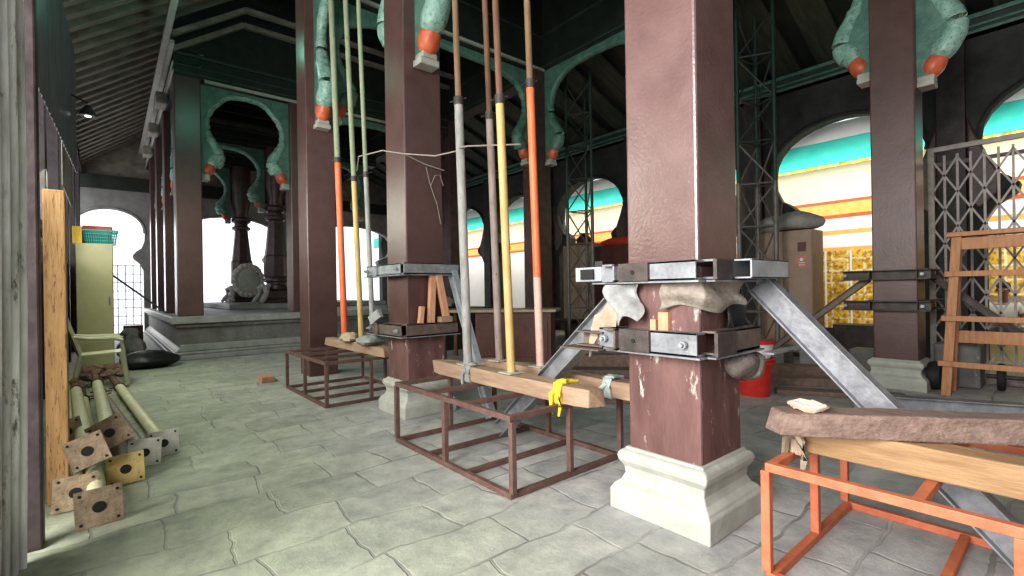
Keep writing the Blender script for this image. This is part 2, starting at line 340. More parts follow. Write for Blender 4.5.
# right slope
ZR = lambda x: 6.75 - .40 * (x - 7.3)
cr = struct('ceiling_right', MB().prism([(7.3, ZR(7.3) + .12), (11.1, ZR(11.1) + .12), (11.1, ZR(11.1) + .18), (7.3, ZR(7.3) + .18)], 'Y', -6, 20.6), 'beam_dark')
for i in range(33):
    y = -5.8 + i * .8
    MB().bar((7.3, y, ZR(7.3) + .08), (11.1, y, ZR(11.1) + .08), .5, .08).build('roof_board', 'plank_green', cr)

struct('wall_sky_block', MB().box(.6, 10.85, -6.2, -6, 0, 5.3), 'wall_grey')  # unseen wall added behind the camera to keep sky light out
# longitudinal and cross beams with mouldings
def beam(n, axis, c, a, b, z0, z1, w=.36, m='beam_dark', mould='beam_green'):
    p = MB()
    if axis == 'Y': p.box(c - w / 2, c + w / 2, a, b, z0, z1)
    else: p.box(a, b, c - w / 2, c + w / 2, z0, z1)
    o = struct('trim_%d' % n, p, m)
    for zz, e, hh in ((z0 + .06, .035, .05), (z0 + .42 * (z1 - z0), .03, .04), (z1 - .1, .07, .07)):
        q = MB()
        if axis == 'Y': q.box(c - w / 2 - e, c + w / 2 + e, a, b, zz, zz + hh)
        else: q.box(a, b, c - w / 2 - e, c + w / 2 + e, zz, zz + hh)
        q.build('moulding', mould, o, bev=.012)
    return o
beam(1, 'Y', 2.485, -6, 7.82, 5.85, 7.6)
beam(2, 'Y', 7.40, -6, 20.3, 5.95, 7.7, m='beam_dark')
b3 = beam(3, 'X', 7.63, 2.66, 7.22, 5.9, 7.7)
MB().box(2.66, 7.22, 7.40, 7.45, 5.93, 5.98).build('light_moulding', 'moulding', b3)
beam(4, 'X', 4.545, 2.66, 7.22, 6.1, 7.7)
beam(5, 'X', 1.46, 2.66, 7.22, 6.1, 7.7)
beam(6, 'Y', 10.75, -6, 20.6, 5.12, 5.5, w=.5, m='beam_green', mould='teal_paint')
b7 = beam(7, 'Y', 1.215, 11.2, 20.3, 5.5, 6.05, w=.42, mould='moulding')
MB().bar((.86, 9.0, 6.02), (.86, 20.3, 6.02), .10, .09).build('cornice', 'moulding', b7)
MB().bar((.93, 10.6, 5.86), (.93, 20.3, 5.86), .07, .07).build('cornice', 'moulding', b7)
for y in (12.6, 15.0, 17.4):
    MB().box(.80, 1.02, y, y + .5, 5.35, 5.6).build('cornice_block', 'rafter', b7, bev=.03)
b8 = beam(8, 'X', 11.41, 1.0, 7.2, 5.5, 6.0, w=.40)
MB().box(1.5, 5.6, 11.17, 11.21, 5.46, 5.52).build('light_moulding', 'moulding', b8)
MB().prism([(1.0, 5.99), (7.2, 5.99), (7.2, 7.6), (2.2, 7.5), (1.0, 6.55)], 'Y', 11.25, 11.35).build('gable_panel', 'beam_dark', b8)
for dz, dy in ((.0, 0), (.2, -.25)):
    MB().bar((.95, 11.15 + dy, 5.93 + dz), (2.2, 11.15 + dy, 6.82 + dz), .10, .09).bar((2.2, 11.15 + dy, 6.82 + dz), (7.2, 11.15 + dy, 6.82 + dz), .10, .09).build('gable_rail', 'rafter', b8)

# horseshoe arcade walls
def horseshoe(c, half, zs, zt):                # opening outline from left foot to right foot
    o = []
    L = [(-.95, 0), (-.95, zs - 1.25), (-.84, zs - 1.02), (-.66, zs - .86), (-.64, zs - .74), (-.74, zs - .62), (-.9, zs - .5), (-.99, zs - .25), (-1, zs)]
    for x, z in L: o.append((c + x * half, z))
    for k in range(1, 14):
        a = PI - PI * k / 14; o.append((c + half * math.cos(a), zs + (zt - zs) * math.sin(a) ** .9))
    for x, z in reversed(L): o.append((c - x * half, z))
    return o
def arcade(name, axis, t0, t1, bays, z1, m, half, zs, zt, parent=None):
    p = MB()
    for bay in bays:
        a, b = bay[:2]; hh = bay[2] if len(bay) > 2 else min(half, (b - a) / 2 - .2)
        op = horseshoe((a + b) / 2, hh, zs, zt)
        # left half and right half polygons so that every face stays simple
        k = len(op) // 2
        p.prism([(a, 0)] + op[:k + 1] + [((a + b) / 2, z1), (a, z1)], axis, t0, t1)
        p.prism([(b, 0), (b, z1), ((a + b) / 2, z1)] + op[k:], axis, t0, t1)
        rim = [((t0 if axis == 'X' else q[0]), (q[0] if axis == 'X' else t0), q[1]) for q in op[8:-8]]
        p.path(rim, .05, 6)
    return struct(name, p, m)
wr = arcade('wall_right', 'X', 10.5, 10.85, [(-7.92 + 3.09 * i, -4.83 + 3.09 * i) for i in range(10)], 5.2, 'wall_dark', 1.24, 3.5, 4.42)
for i in range(0, 9):
    y = -4.83 + 3.09 * i
    MB().box(10.36, 10.5, y - .17, y + .17, 0, 5.2).build('pilaster', 'post_dark', wr)
    MB().prism([(y - .17, 3.9), (y - .17, 2.6), (y - .30, 2.4), (y - .52, 2.62), (y - .55, 2.9), (y - .42, 3.2)], 'X', 10.45, 10.6).prism([(y + .17, 3.9), (y + .17, 2.6), (y + .30, 2.4), (y + .52, 2.62), (y + .55, 2.9), (y + .42, 3.2)], 'X', 10.45, 10.6).build('bracket_scroll', 'carved_wood', wr, bev=.03)
# far end wall with its arch, a steel grille in the opening
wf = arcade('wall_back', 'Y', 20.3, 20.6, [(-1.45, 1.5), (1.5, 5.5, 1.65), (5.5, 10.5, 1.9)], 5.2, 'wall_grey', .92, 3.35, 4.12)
struct('wall_back_gable', MB().prism([(-.7, 5.2), (10.5, 5.2), (10.5, 5.5), (7.3, 7.9), (2.3, 7.9), (-.7, 5.4)], 'Y', 20.32, 20.5), 'rafter')
MB().box(-1.0, 10.4, 20.15, 20.32, 4.72, 5.15).build('lintel', 'beam_dark', wf)
for k in range(1):
    c = .02 + 3 * k
    g = MB()
    for i in range(9): g.tube((c - .8 + i * .2, 20.45, 0), (c - .8 + i * .2, 20.45, 2.3), .012, 6)
    for i in range(8): g.tube((c - .84, 20.45, .3 + i * .28), (c + .84, 20.45, .3 + i * .28), .012, 6)
    struct('window_%d' % (k + 1), g, 'gate_grey')

# left side: posts, boards and sheets along X = -.4
def corr(u, v):
    k = .018 * math.sin(u * 2 * PI * 20); ln = math.hypot(.5, 1.1)
    return (-.75 + .44 * u + k * 1.1 / ln + .02 * math.sin(v * 4), 2.25 + .95 * u - k * .5 / ln, v * 5.3)
sheet = MB().sheet(corr, 240, 14, .008)
solo('corrugated_sheet', sheet, 'corrugated', 'tall pale corrugated metal sheet standing at the left edge of the view', 'metal sheet', (-.5, 2.8, 0), smooth=True)
MB_ = MB().box(-.30, -.20, 3.98, 4.10, 0, 1.90)
solo('timber_post', MB_, 'post_wood', 'yellow-brown timber post standing beside the corrugated sheet', 'post', (-.26, 4.04, 0), bev=.008)
struct('wall_left', MB().box(-.80, -.74, 3.4, 20.3, 0, 2.0), 'aged_board')
for i, (y, w) in enumerate(((3.62, .12), (5.6, .20), (6.9, .18), (8.3, .2), (10.4, .2), (12.6, .2), (15.0, .2), (17.6, .2))):
    o = MB().box(-.74, -.58, y - w / 2, y + w / 2, 0, 5.3)
    if i == 0: o = MB().box(-.335, -.265, 3.33, 3.43, 0, 5.3)
    lab = ['slim dark post closing the edge of the corrugated sheet', 'thick dark post just beyond the yellow timber post', 'second dark post beyond the yellow timber post, along the left wall',
           'dark post of the left wall beside the plastic chair', 'dark post of the left wall just before the cream locker', 'dark post of the left wall behind the cream locker', 'dark post on the left wall far behind the locker', 'last dark post on the left wall near the arched end wall'][i]
    solo('wall_post', o, 'post_dark', lab, 'post', (-.66 if i else -.36, y, 0), 'posts of the left wall', bev=.01)
struct('trim_9', MB().box(-.74, -.60, 3.4, 20.3, 5.1, 5.3), 'post_dark')
solo('handrail', MB().bar((-.54, 4.5, 2.05), (-.54, 10.7, 1.85), .06, .10), 'timber', 'pale timber rail fixed along the left wall posts', 'rail', (-.54, 7.5, 1.95), bev=.006)
solo('handrail', MB().bar((-.54, 5.3, 1.85), (-.54, 10.5, 1.10), .05, .08), 'timber', 'lower pale timber sloping down along the left wall posts', 'rail', (-.54, 8, 1.5), bev=.006)
solo('hanging_sheet', MB().sheet(lambda u, v: (-.54 + .15 * u + .006 * math.sin(u * 160), 5.5 + u * 5.2, 3.3 + v * 1.95), 240, 6, .008), 'violet_sheet', 'violet-grey corrugated sheet hung high under the left eave', 'metal sheet', (-.54, 7.7, 3.35), smooth=True)
solo('hanging_sheet', MB().sheet(lambda u, v: (-.54 + .006 * math.sin(u * 90), 10.2 + u * 2.6, 3.0 + v * 1.5), 60, 6, .008), 'plate_grey', 'pale sheet hung beneath the flood lamp on the left side', 'metal sheet', (-.54, 11.5, 3.0), smooth=True)
t = thing('flood_lamp', 'small dark flood lamp hung high on the left side under the eave', 'lamp', (-.24, 9.9, 4.1))
MB().lathe((-.22, 9.9, 4.05), [(.015, .17), (.04, .15), (.10, .04), (.105, 0)], 16).build('lamp_shade', 'steel_dark', t, smooth=True)
MB().blob((-.22, 9.9, 4.075), .055, .055, .045).build('bulb', 'lamp_glow', t, smooth=True)
MB().tube((-.22, 9.9, 4.25), (-.54, 9.9, 4.4), .014, 6).build('bracket', 'steel_dark', t)

# ------------------------------------------------------------------ columns
def col_base(cx, cy, s=1, z=.35):
    h = .30 * s
    return MB().sqprof(cx, cy, [(h, 0), (h, .115), (h - .012, .13), (h - .014, .14), (h - .045, .165), (h - .062, .20), (h - .058, .24), (h - .035, .275), (h - .03, .30), (h - .037, .325), (h - .055, .335), (h - .065, .335), (h - .065, z)])
def column(cx, cy, label, m, ztop, base=True, z0=0, worn=None, w=.43):
    t = thing('temple_column', label, 'column', (cx, cy, z0), 'square maroon columns')
    if base: col_base(cx, cy).build('stone_base', 'cut_stone', t, bev=.008, label='grey moulded stone base'); zb = .33
    else: zb = z0
    if worn:
        MB().sqprof(cx, cy, [(w / 2 + .003, zb), (w / 2 + .003, worn)]).build('worn_shaft', 'maroon_worn', t, bev=.012, label='scraped lower stretch of the shaft'); zb = worn - .0
    MB().sqprof(cx, cy, [(w / 2, zb), (w / 2, ztop)]).build('shaft', m, t, bev=.014)
    return t
GX, GX2 = 2.485, 7.415
column(GX, 1.46, 'big square maroon column nearest the camera with scraped lower shaft', 'maroon_near', 5.86, worn=1.36)
column(GX, 4.55, 'square maroon column behind the brown steel frame with wooden wedges', 'maroon', 5.86, worn=.86)
column(GX, 7.64, 'square maroon column behind the smaller prop frame, left of the orange prop', 'maroon', 5.9, base=False)
column(GX2, 1.46, 'square maroon column at right between wooden ladder and tan almirah', 'maroon', 5.96)
column(GX2, 4.55, 'square maroon column hidden straight behind the biggest near column', 'maroon', 5.96)
column(GX2 - .25, 7.64, 'dark maroon column in the middle distance beside the desk', 'carved_wood', 5.96, base=False)
column(GX2, -1.63, 'square maroon column beyond the right edge beside the gate', 'maroon', 5.96)
column(GX2, 11.4, 'far square maroon column behind the desk', 'carved_wood', 5.96, base=False)

# carved arches with hanging buds
def arch(axis, c, a, b, z0, zt, label, buds=True, light='teal_light', th=.16):
    mid = (a + b) / 2; half = (b - a) / 2
    loc = (c, mid, z0) if axis == 'Y' else (mid, c, z0)
    t = thing('carved_arch', label, 'arch', loc, 'carved arches between the columns')
    def W(d, z, l=0): return (c + l, d, z) if axis == 'Y' else (d, c + l, z)
    H = zt - z0
    prof = [(.26, .155), (.32, .20), (.335, .25), (.30, .31), (.23, .37), (.155, .44), (.11, .52), (.10, .60), (.12, .68), (.19, .77), (.32, .85), (.52, .915), (.80, .955), (1.33, .97)]
    def dd(d): return d if d < .32 else .32 + (d - .32) * (half - .32) / (1.33 - .32)
    P = [(dd(d), z0 + z * H) for d, z in prof]
    for sgn, o in ((1, a), (-1, b)):
        pl = [(o, z0 + .03)] + [(o + sgn * .10, z0 + .05)] + [(o + sgn * d, z) for d, z in P] + [(o, zt)] 
        if sgn == 1 : pl = [(o, z0 + .03), (o + .10, z0 + .05)] + [(o + d, z) for d, z in P] + [(mid, zt), (o, zt)]
        else: pl = [(o, z0 + .03), (o - .10, z0 + .05)] + [(o - d, z) for d, z in P] + [(mid, zt), (o, zt)]
        ax = 'X' if axis == 'Y' else 'Y'
        MB().prism(pl, ax, c - th / 2, c + th / 2).build('spandrel', 'teal_paint', t)
        # rib moulding: fat at the scroll, thin over the arch, with ring bands
        q = []; rr = []
        for i in range(len(P) - 1):
            for s in range(3):
                f = s / 3; q.append(W(o + sgn * (P[i][0] * (1 - f) + P[i + 1][0] * f), P[i][1] * (1 - f) + P[i + 1][1] * f)); z = (q[-1][2] - z0) / H
                rr.append(.12 - .05 * min(1, max(0, (z - .28) / .3)) + (.014 if (i * 3 + s) in (14, 20, 26) else 0))
        q.append(W(o + sgn * P[-1][0], P[-1][1])); rr.append(.07)
        MB().path(q, rr, 12, sx=1.05).build('rib', light, t, smooth=True)
        # plump bud hanging under the scroll, tilted in to the column, with a scalloped leaf cap
        bp = [(.075, .0), (.085, .04), (.105, .09), (.13, .145), (.155, .20), (.185, .26), (.21, .31)]
        MB().path([W(o + sgn * d, z0 + z) for d, z in bp], [.012, .05, .092, .113, .112, .10, .085], 18).build('flower_bud', 'bud_red', t, smooth=True)
        MB().path([W(o + sgn * d, z0 + z) for d, z in [(.18, .255), (.195, .285), (.225, .33), (.26, .38), (.30, .44)]], [.10, .118, .13, .13, .12], 18).build('leaf_cap', light, t, smooth=True)
        k = MB()
        x0, x1 = sorted((o, o + sgn * .16))
        if axis == 'Y': k.box(c - .11, c + .11, x0, x1, z0 - .07, z0 + .0).box(c - .085, c + .085, x0, x1, z0, z0 + .06)
        else: k.box(x0, x1, c - .11, c + .11, z0 - .07, z0 + .0).box(x0, x1, c - .085, c + .085, z0, z0 + .06)
        k.build('corbel', 'moulding', t, bev=.012)
    return t
hc = .215
arch('Y', GX, 1.46 + hc, 4.55 - hc, 3.58, 5.85, 'carved turquoise arch with orange bud above the second column from the camera')
arch('Y', GX, 4.55 + hc, 7.64 - hc, 3.78, 5.85, 'carved turquoise arch with orange bud on the third column, above the orange prop')
arch('Y', GX2, -1.63 + hc, 1.46 - hc, 3.62, 5.95, 'carved turquoise arch on the right side of the right column, orange bud beneath')
arch('Y', GX2, 1.46 + hc, 4.55 - hc, 3.86, 5.95, 'carved turquoise arch on the left side of the right column, orange bud beneath')
arch('Y', GX2 - .1, 4.55 + hc, 7.64 - hc, 3.98, 5.95, 'dark green carved arch right of the middle distance column', light='teal_paint')
arch('X', 7.64, GX + hc, GX2 - .25 - hc, 3.98, 5.9, 'dark green carved arch left of the middle distance column', light='teal_paint')
arch('X', 11.41, 1.43, 3.1, 3.62, 5.46, 'ornate carved arch with red buds over the front of the stone plinth')
arch('X', 11.41, 3.53, 6.9, 3.62, 5.46, 'far carved arch over the plinth seen between the props', light='teal_paint')

# ------------------------------------------------------------------ stone plinth with its pavilion
t = thing('stone_plinth', 'grey stone plinth with moulded base carrying the pavilion at left', 'plinth', (2.9, 15.5, 0))
MB().box(.89, 7.0, 11.0, 20.2, 0, .10).box(.92, 7.0, 11.03, 20.2, .10, .16).prism([(0, 0)] * 0 or [(.94, .16), (1.02, .25), (1.02, .3), (7.0, .3), (7.0, .16)], 'Y', 11.05, 20.2).build('base_course', 'slab_stone', t, bev=.02)
MB().box(1.0, 6.95, 11.1, 20.2, .28, .68).build('body', 'dark_stone', t)
MB().box(.95, 7.0, 11.04, 20.2, .62, .70).build('moulding', 'dark_stone', t, bev=.02)
MB().box(.88, 7.0, 10.98, 20.2, .70, .84).build('top_slab', 'slab_stone', t, bev=.02)
MB().box(2.4, 6.8, 14.4, 20.2, .84, .98).build('inner_step', 'slab_stone', t, bev=.02)
PC = [(1.215, 11.41, 'front corner maroon column of the plinth, facing the aisle'), (1.215, 13.8, 'second maroon column along the left edge of the plinth'), (1.215, 16.2, 'third maroon column along the left edge of the plinth'), (1.215, 18.6, 'farthest maroon column along the left edge of the plinth'),
      (3.31, 11.41, 'maroon column on the front edge of the plinth, half hidden by a nearer column')]
for x, y, lb in PC: column(x, y, lb, 'maroon', 5.52, base=False, z0=.84, w=.43)
for i in range(3):
    arch('Y', 1.215, PC[i][1] + hc, PC[i + 1][1] - hc, 3.62, 5.5, ['carved arch between first and second columns on the plinth left edge', 'carved arch between second and third columns on the plinth left edge', 'carved arch between third and last columns on the plinth left edge'][i])
def round_col(x, y, z, lb, s=1):
    t = thing('carved_round_column', lb, 'column', (x, y, z))
    MB().sqprof(x, y, [(.50 * s, z), (.50 * s, z + .10), (.44 * s, z + .13), (.44 * s, z + .34), (.34 * s, z + .40)]).build('pedestal', 'carved_wood', t, bev=.02)
    sc = MB()
    for i in (-1, 1):
        for j in (-1, 1): sc.path([(x + i * .3 * s, y + j * .3 * s, z + .52), (x + i * .42 * s, y + j * .42 * s, z + .44), (x + i * .40 * s, y + j * .40 * s, z + .28), (x + i * .52 * s, y + j * .52 * s, z + .12), (x + i * .60 * s, y + j * .60 * s, z + .03)], [.08 * s, .11 * s, .08 * s, .09 * s, .05 * s], 8)
    sc.build('scroll_foot', 'throne_stone', t, smooth=True, label='pale scrolled feet around the pedestal')
    MB().lathe((x, y, z), [(.32 * s, .38), (.40 * s, .42), (.40 * s, .52), (.30 * s, .55), (.30 * s, .60), (.38 * s, .64), (.38 * s, .72), (.36 * s, .75)], 24).build('ring_base', 'carved_wood', t, smooth=True)
    MB().lathe((x, y, z), [(.36 * s, .74), (.38 * s, .80), (.38 * s, 1.38), (.35 * s, 1.42), (.31 * s, 1.7), (.25 * s, 2.2), (.23 * s, 2.45)], 8, rot=PI / 8).build('shaft', 'carved_wood', t)
    MB().lathe((x, y, z), [(.23 * s, 2.44), (.31 * s, 2.48), (.31 * s, 2.56), (.23 * s, 2.60), (.23 * s, 2.68), (.33 * s, 2.74), (.33 * s, 2.84), (.24 * s, 2.90), (.26 * s, 3.1), (.34 * s, 3.4), (.36 * s, 4.6)], 24).build('capital', 'carved_wood', t, smooth=True)
    return t
round_col(3.85, 15.6, .98, 'dark turned column on the plinth with scroll feet, right of the pale throne', .88)
round_col(3.50, 18.6, .98, 'dark turned column on the plinth, farther back and left of the pale throne', .88)
arch('X', 15.6, 1.43, 3.85 - .30, 3.72, 5.5, 'carved arch inside the pavilion left of the front turned column', th=.2)
arch('X', 15.6, 3.85 + .30, 6.6, 3.72, 5.5, 'carved arch inside the pavilion right of the front turned column', th=.2)
arch('X', 18.6, 1.43, 3.5 - .32, 3.72, 5.5, 'carved arch deep inside the pavilion by the rear turned column', th=.2)
b10 = beam(10, 'X', 15.6, 1.43, 7.0, 5.5, 6.0); beam(11, 'X', 18.6, 1.43, 7.0, 5.5, 6.0)
t = thing('carved_throne', 'pale carved throne back standing between the turned columns on the plinth', 'throne', (3.3, 16.6, .98))
def lob(cx, cz, r, k=26):
    o = []
    for i in range(52):
        a = 2 * PI * i / 52; rr = r * (1 + .07 * abs(math.sin(a * 5.5))); o.append((cx + rr * math.cos(a) * .86, cz + rr * math.sin(a) * 1.02))
    return o
MB().prism(lob(3.3, 1.68, .50), 'Y', 16.6, 16.72).build('backrest', 'throne_stone', t, bev=.03)
MB().prism(lob(3.32, 1.65, .33), 'Y', 16.54, 16.62).build('centre_panel', 'cut_stone', t, bev=.02)
rg = MB()
for i in range(18):
    a = 2 * PI * i / 18; rg.blob((3.3 + .44 * math.cos(a) * .86, 16.6, 1.68 + .44 * math.sin(a) * 1.02), .085, .06, .085, 10, 6)
rg.build('leaf_border', 'throne_stone', t, smooth=True)
for sx in (-1, 1):
    MB().path([(3.3 + sx * .42, 16.6, 1.3), (3.3 + sx * .5, 16.55, 1.16), (3.3 + sx * .44, 16.5, 1.06), (3.3 + sx * .58, 16.45, 1.045)], [.08, .09, .06, .06], 8).build('foot', 'throne_stone', t, smooth=True)

# ------------------------------------------------------------------ steel prop frames
def prop_frame(label, m, x0, y0):
    t = thing('support_stand', label, 'stand', (x0, y0, 0), 'steel stands under the props'); W, Ln, H, s = 1.03, 1.5, .50, .036
    bars = []
    for z in (s / 2, H - s / 2):
        for x in (0, W): MB().bar((x0 + x, y0, z), (x0 + x, y0 + Ln, z), s, s).build('long_rail', m, t, bev=.003)
        for k in range(4): MB().bar((x0 + s / 2, y0 + (s / 2 if k == 0 else -s / 2 if k == 3 else 0) + k * Ln / 3, z - .001), (x0 + W - s / 2, y0 + (s / 2 if k == 0 else -s / 2 if k == 3 else 0) + k * Ln / 3, z - .001), s, s).build('cross_bar', m, t, bev=.003)
    for x in (0, W):
        for y in (0, Ln / 2, Ln): MB().box(x0 + x - s / 2, x0 + x + s / 2, y0 + y - s / 2, y0 + y + s / 2, s, H - s).build('post', m, t, bev=.003)
    for y in (0, Ln): MB().box(x0 + W / 2 - s / 2, x0 + W / 2 + s / 2, y0 + y - s / 2 + (s / 2 if y == 0 else -s / 2), y0 + y + s / 2 + (s / 2 if y == 0 else -s / 2), s, H - s).build('post', m, t, bev=.003)
    return t
fr = prop_frame('brown steel frame in the middle, carrying two timber beams and four props', 'frame_brown', 1.83, 2.2)
dup(fr, (1.79, 5.28, 0), 0, 'smaller looking brown steel frame farther back, before the third column')
prop_frame('orange painted steel frame at the lower right corner', 'frame_orange', 2.14, -.62)

# timbers on the frames
def timber(a, b, w, h, m, label, rag=0):
    a, b = V(a), V(b); n = 14
    p = MB(); sd, u = frame_of(b - a); vs = []; fs = []
    rnd = random.Random(int(a.x * 1000 + b.y * 77))
    for i in range(n + 1):
        f = i / n; q = a.lerp(b, f)
        for ii, jj in ((-1, -1), (1, -1), (1, 1), (-1, 1)):
            e = rag if i in (0, n) else 0
            vs.append(q + sd * (ii * w / 2 * (1 - e * rnd.random()) + rnd.uniform(-1, 1) * .003) + u * (jj * h / 2 * (1 - .6 * e * rnd.random()) + (rnd.uniform(-1, 1) * .004 if jj > 0 else 0)) + (b - a).normalized() * (rnd.uniform(-1, 1) * rag * .14 if e else 0))
    for i in range(n):
        for k in range(4): fs.append((i * 4 + k, i * 4 + (k + 1) % 4, (i + 1) * 4 + (k + 1) % 4, (i + 1) * 4 + k))
    fs += [(3, 2, 1, 0), (n * 4, n * 4 + 1, n * 4 + 2, n * 4 + 3)]
    p.add(vs, fs)
    mid = a.lerp(b, .5); mid.z = min(a.z, b.z) - h / 2
    return solo('timber_beam', p, m, label, 'timber', mid, bev=.008)
timber((2.335, 1.97, .56), (2.335, 3.86, .56), .15, .12, 'timber', 'long timber beam on the brown steel frame with a yellow cloth tie', .25)
timber((2.69, 1.84, .56), (2.69, 3.6, .56), .13, .12, 'timber', 'timber beam on the far side of the brown steel frame, ending behind the near column')
timber((2.44, 5.12, .555), (2.44, 7.05, .555), .14, .11, 'timber', 'timber beam lying on the farther steel frame beneath three props', .2)
timber((2.45, .92, .56), (2.45, -.75, .56), .13, .12, 'timber_yellow', 'yellowish timber beam lying on the orange steel frame', .2)
timber((2.17, .86, .675), (3.25, -.50, .675), .13, .10, 'timber_dark', 'rough grey-brown timber laid askew on top of the yellowish timber', .25)

def knot(name, x, y, z0, z1, wx, m, label, tails=2, cat='cloth tie'):
    p = MB(); r = .012
    for k in range(5):
        yy = y + (k - 2) * .014
        p.path([(x - wx, yy, z0), (x - wx - .006, yy + .005, (z0 + z1) / 2), (x - wx, yy, z1 + .008), (x, yy + .01, z1 + .014), (x + wx, yy, z1 + .008), (x + wx + .006, yy - .004, (z0 + z1) / 2), (x + wx, yy, z0), (x, yy, z0 - .008), (x - wx, yy, z0)], r, 6)
    for k in range(tails):
        sx = -1 if k % 2 == 0 else 1
        p.path([(x - wx - .01, y, z1 - .02), (x - wx - .03, y - .03 * sx, (z0 + z1) / 2), (x - wx - .02, y - .04 * sx, z0 - .02), (x - wx - .025, y - .03 * sx, z0 - .08)], [.014, .018, .016, .008], 6)
    p.blob((x - wx * .4, y, z1 + .015), .045, .04, .022, 10, 6, .2)
    solo(name, p, m, label, cat, (x, y, z0), smooth=True)
knot('cloth_tie', 2.335, 2.235, .505, .62, .08, 'cloth_yellow', 'bright yellow cloth tied round the timber on the brown frame')
knot('cloth_tie', 2.335, 3.28, .505, .62, .08, 'rag_white', 'white rag tied round the middle of the timber on the brown frame', 1)
knot('cloth_tie', 2.69, 2.12, .505, .62, .07, 'tie_teal', 'pale teal strip tied round the far timber beside the near column', 1)
knot('cloth_tie', 2.43, .84, .50, .62, .07, 'cloth_pale', 'pale cloth strips hanging under the timbers on the orange frame', 3)
p = MB()
for k in range(3):
    p.path([(2.24 + .03 * math.cos(a / 10 * 2 * PI) * (1 + .25 * k), (.75) + .05 * math.sin(a / 10 * 2 * PI) * (1 + .2 * k), .735 + .008 * k + .006 * math.sin(a * 2)) for a in range(11)], .009, 6)
solo('rope_coil', p, 'rope_pale', 'pinkish rope coil lying on the rough timber at right', 'rope', (2.24, .75, .725), smooth=True)

# ------------------------------------------------------------------ vertical telescopic props
def prop(x, y, z0, zj, ztop, lower, upper, label, lean=(0, 0), split=None, low2=None, r=.03, ru=.024, pin=True):
    t = thing('steel_prop', label, 'prop', (x, y, z0), 'upright telescopic props')
    X = lambda z: (x + lean[0] * (z - z0), y + lean[1] * (z - z0), z)
    MB().box(x - .07, x + .07, y - .07, y + .07, z0, z0 + .008).build('base_plate', 'plate_grey', t)
    z1 = split or zj
    MB().path([X(z0 + .008), X(z1)], r, 14).build('lower_tube', low2 or lower, t, smooth=True)
    if split: MB().path([X(z1), X(zj)], r, 14).build('lower_tube', lower, t, smooth=True)
    MB().path([X(zj - .02), X(ztop)], ru, 14).build('inner_tube', upper, t, smooth=True)
    if pin:
        k = MB(); c = V(X(zj)); k.path([V(X(zj - .05)), V(X(zj + .02))], r + .005, 14); k.tube(c + V((-.07, .03, -.03)), c + V((.06, -.03, .02)), .006, 6)
        k.build('pin_collar', 'steel_dark', t, smooth=True)
    MB().box(X(ztop)[0] - .06, X(ztop)[0] + .06, X(ztop)[1] - .06, X(ztop)[1] + .06, ztop, ztop + .008).build('head_plate', 'plate_grey', t)
    return t
Z0 = .622
prop(2.34, 3.39, Z0, 2.90, 5.80, 'pole_grey', 'pole_rust2', 'grey telescopic prop with rusty top, leftmost on the brown frame', lean=(-.005, .028), r=.038, ru=.027)
prop(2.66, 3.36, Z0, 2.82, 5.80, 'pole_brown', 'pole_rust', 'brown prop just left of the yellow prop on the brown frame', lean=(-.02, .015), r=.034, ru=.026)
prop(2.33, 2.80, Z0, 2.72, 5.80, 'pole_yellow', 'pole_rust', 'yellow painted prop with rusty top on the brown frame', lean=(-.012, .028), r=.033, ru=.026)
prop(2.69, 2.86, Z0, 2.95, 5.80, 'pole_orange', 'pole_rust2', 'bright orange prop on the brown frame, right of the yellow prop', lean=(-.012, .018), r=.033, ru=.027, split=1.35, low2='pole_pink')
zz = .613
prop(2.43, 6.42, zz, 3.05, 5.80, 'pole_orange', 'pole_green', 'orange prop with greenish top on the farther frame', lean=(-.02, .015), r=.042, ru=.038)
prop(2.43, 5.86, zz, 2.70, 5.80, 'pole_yellow', 'pole_green', 'pale yellow prop in the middle of the farther frame', lean=(-.02, .03), r=.034, ru=.032)
prop(2.46, 5.58, zz, 2.70, 5.80, 'pole_grey', 'pole_green', 'greyish prop on the farther frame, closest to the second column', lean=(-.02, .02), r=.03, ru=.027)
# cloth heaps around the far prop feet
for k, (y, s) in enumerate(((6.15, .13), (5.55, .15))):
    solo('rag_bundle', MB().blob((2.40, y, .62 + .04), s, s, .07, 16, 8, .35, flat=-.048).blob((2.46, y + .1, .64), s * .7, s * .6, .05, 14, 8, .4, flat=-.03), 'cloth_pale' if k == 0 else 'rag_white',
         ['pale rag bundle on the farther timber by the orange prop', 'white rag bundle packed round prop feet on the farther timber end'][k], 'cloth', (2.40, y, .61), smooth=True)

# rope tied between second column and the grey prop
p = MB(); r0 = .007
p.path([(2.262, 4.80, 2.76), (2.255, 4.33, 2.62), (2.48, 4.32, 2.55), (2.715, 4.32, 2.52)], r0, 6)
p.path([(2.255, 4.33, 2.62), (2.36, 3.9, 2.52), (2.33, 3.44, 2.46), (2.30, 3.40, 2.47), (2.35, 3.36, 2.48), (2.72, 3.10, 2.50)], r0, 6)
p.path([(2.255, 4.78, 2.76), (2.2, 5.3, 2.80), (2.36, 5.75, 2.75)], r0, 6)
solo('tie_rope', p, 'rope', 'thin grey rope tied round the second column and the props', 'rope', (2.3, 4.3, 2.5), smooth=True)
# fine dangling wires on second column
p = MB()
p.path([(2.50, 4.32, 2.53), (2.54, 4.31, 2.35), (2.62, 4.31, 2.15), (2.66, 4.31, 1.95)], .004, 5)
p.path([(2.55, 4.31, 2.34), (2.60, 4.31, 2.45), (2.66, 4.31, 2.46), (2.70, 4.31, 2.35)], .004, 5)
solo('wire', p, 'rope', 'thin dangling wire on the face of the second column', 'wire', (2.55, 4.31, 2.3))

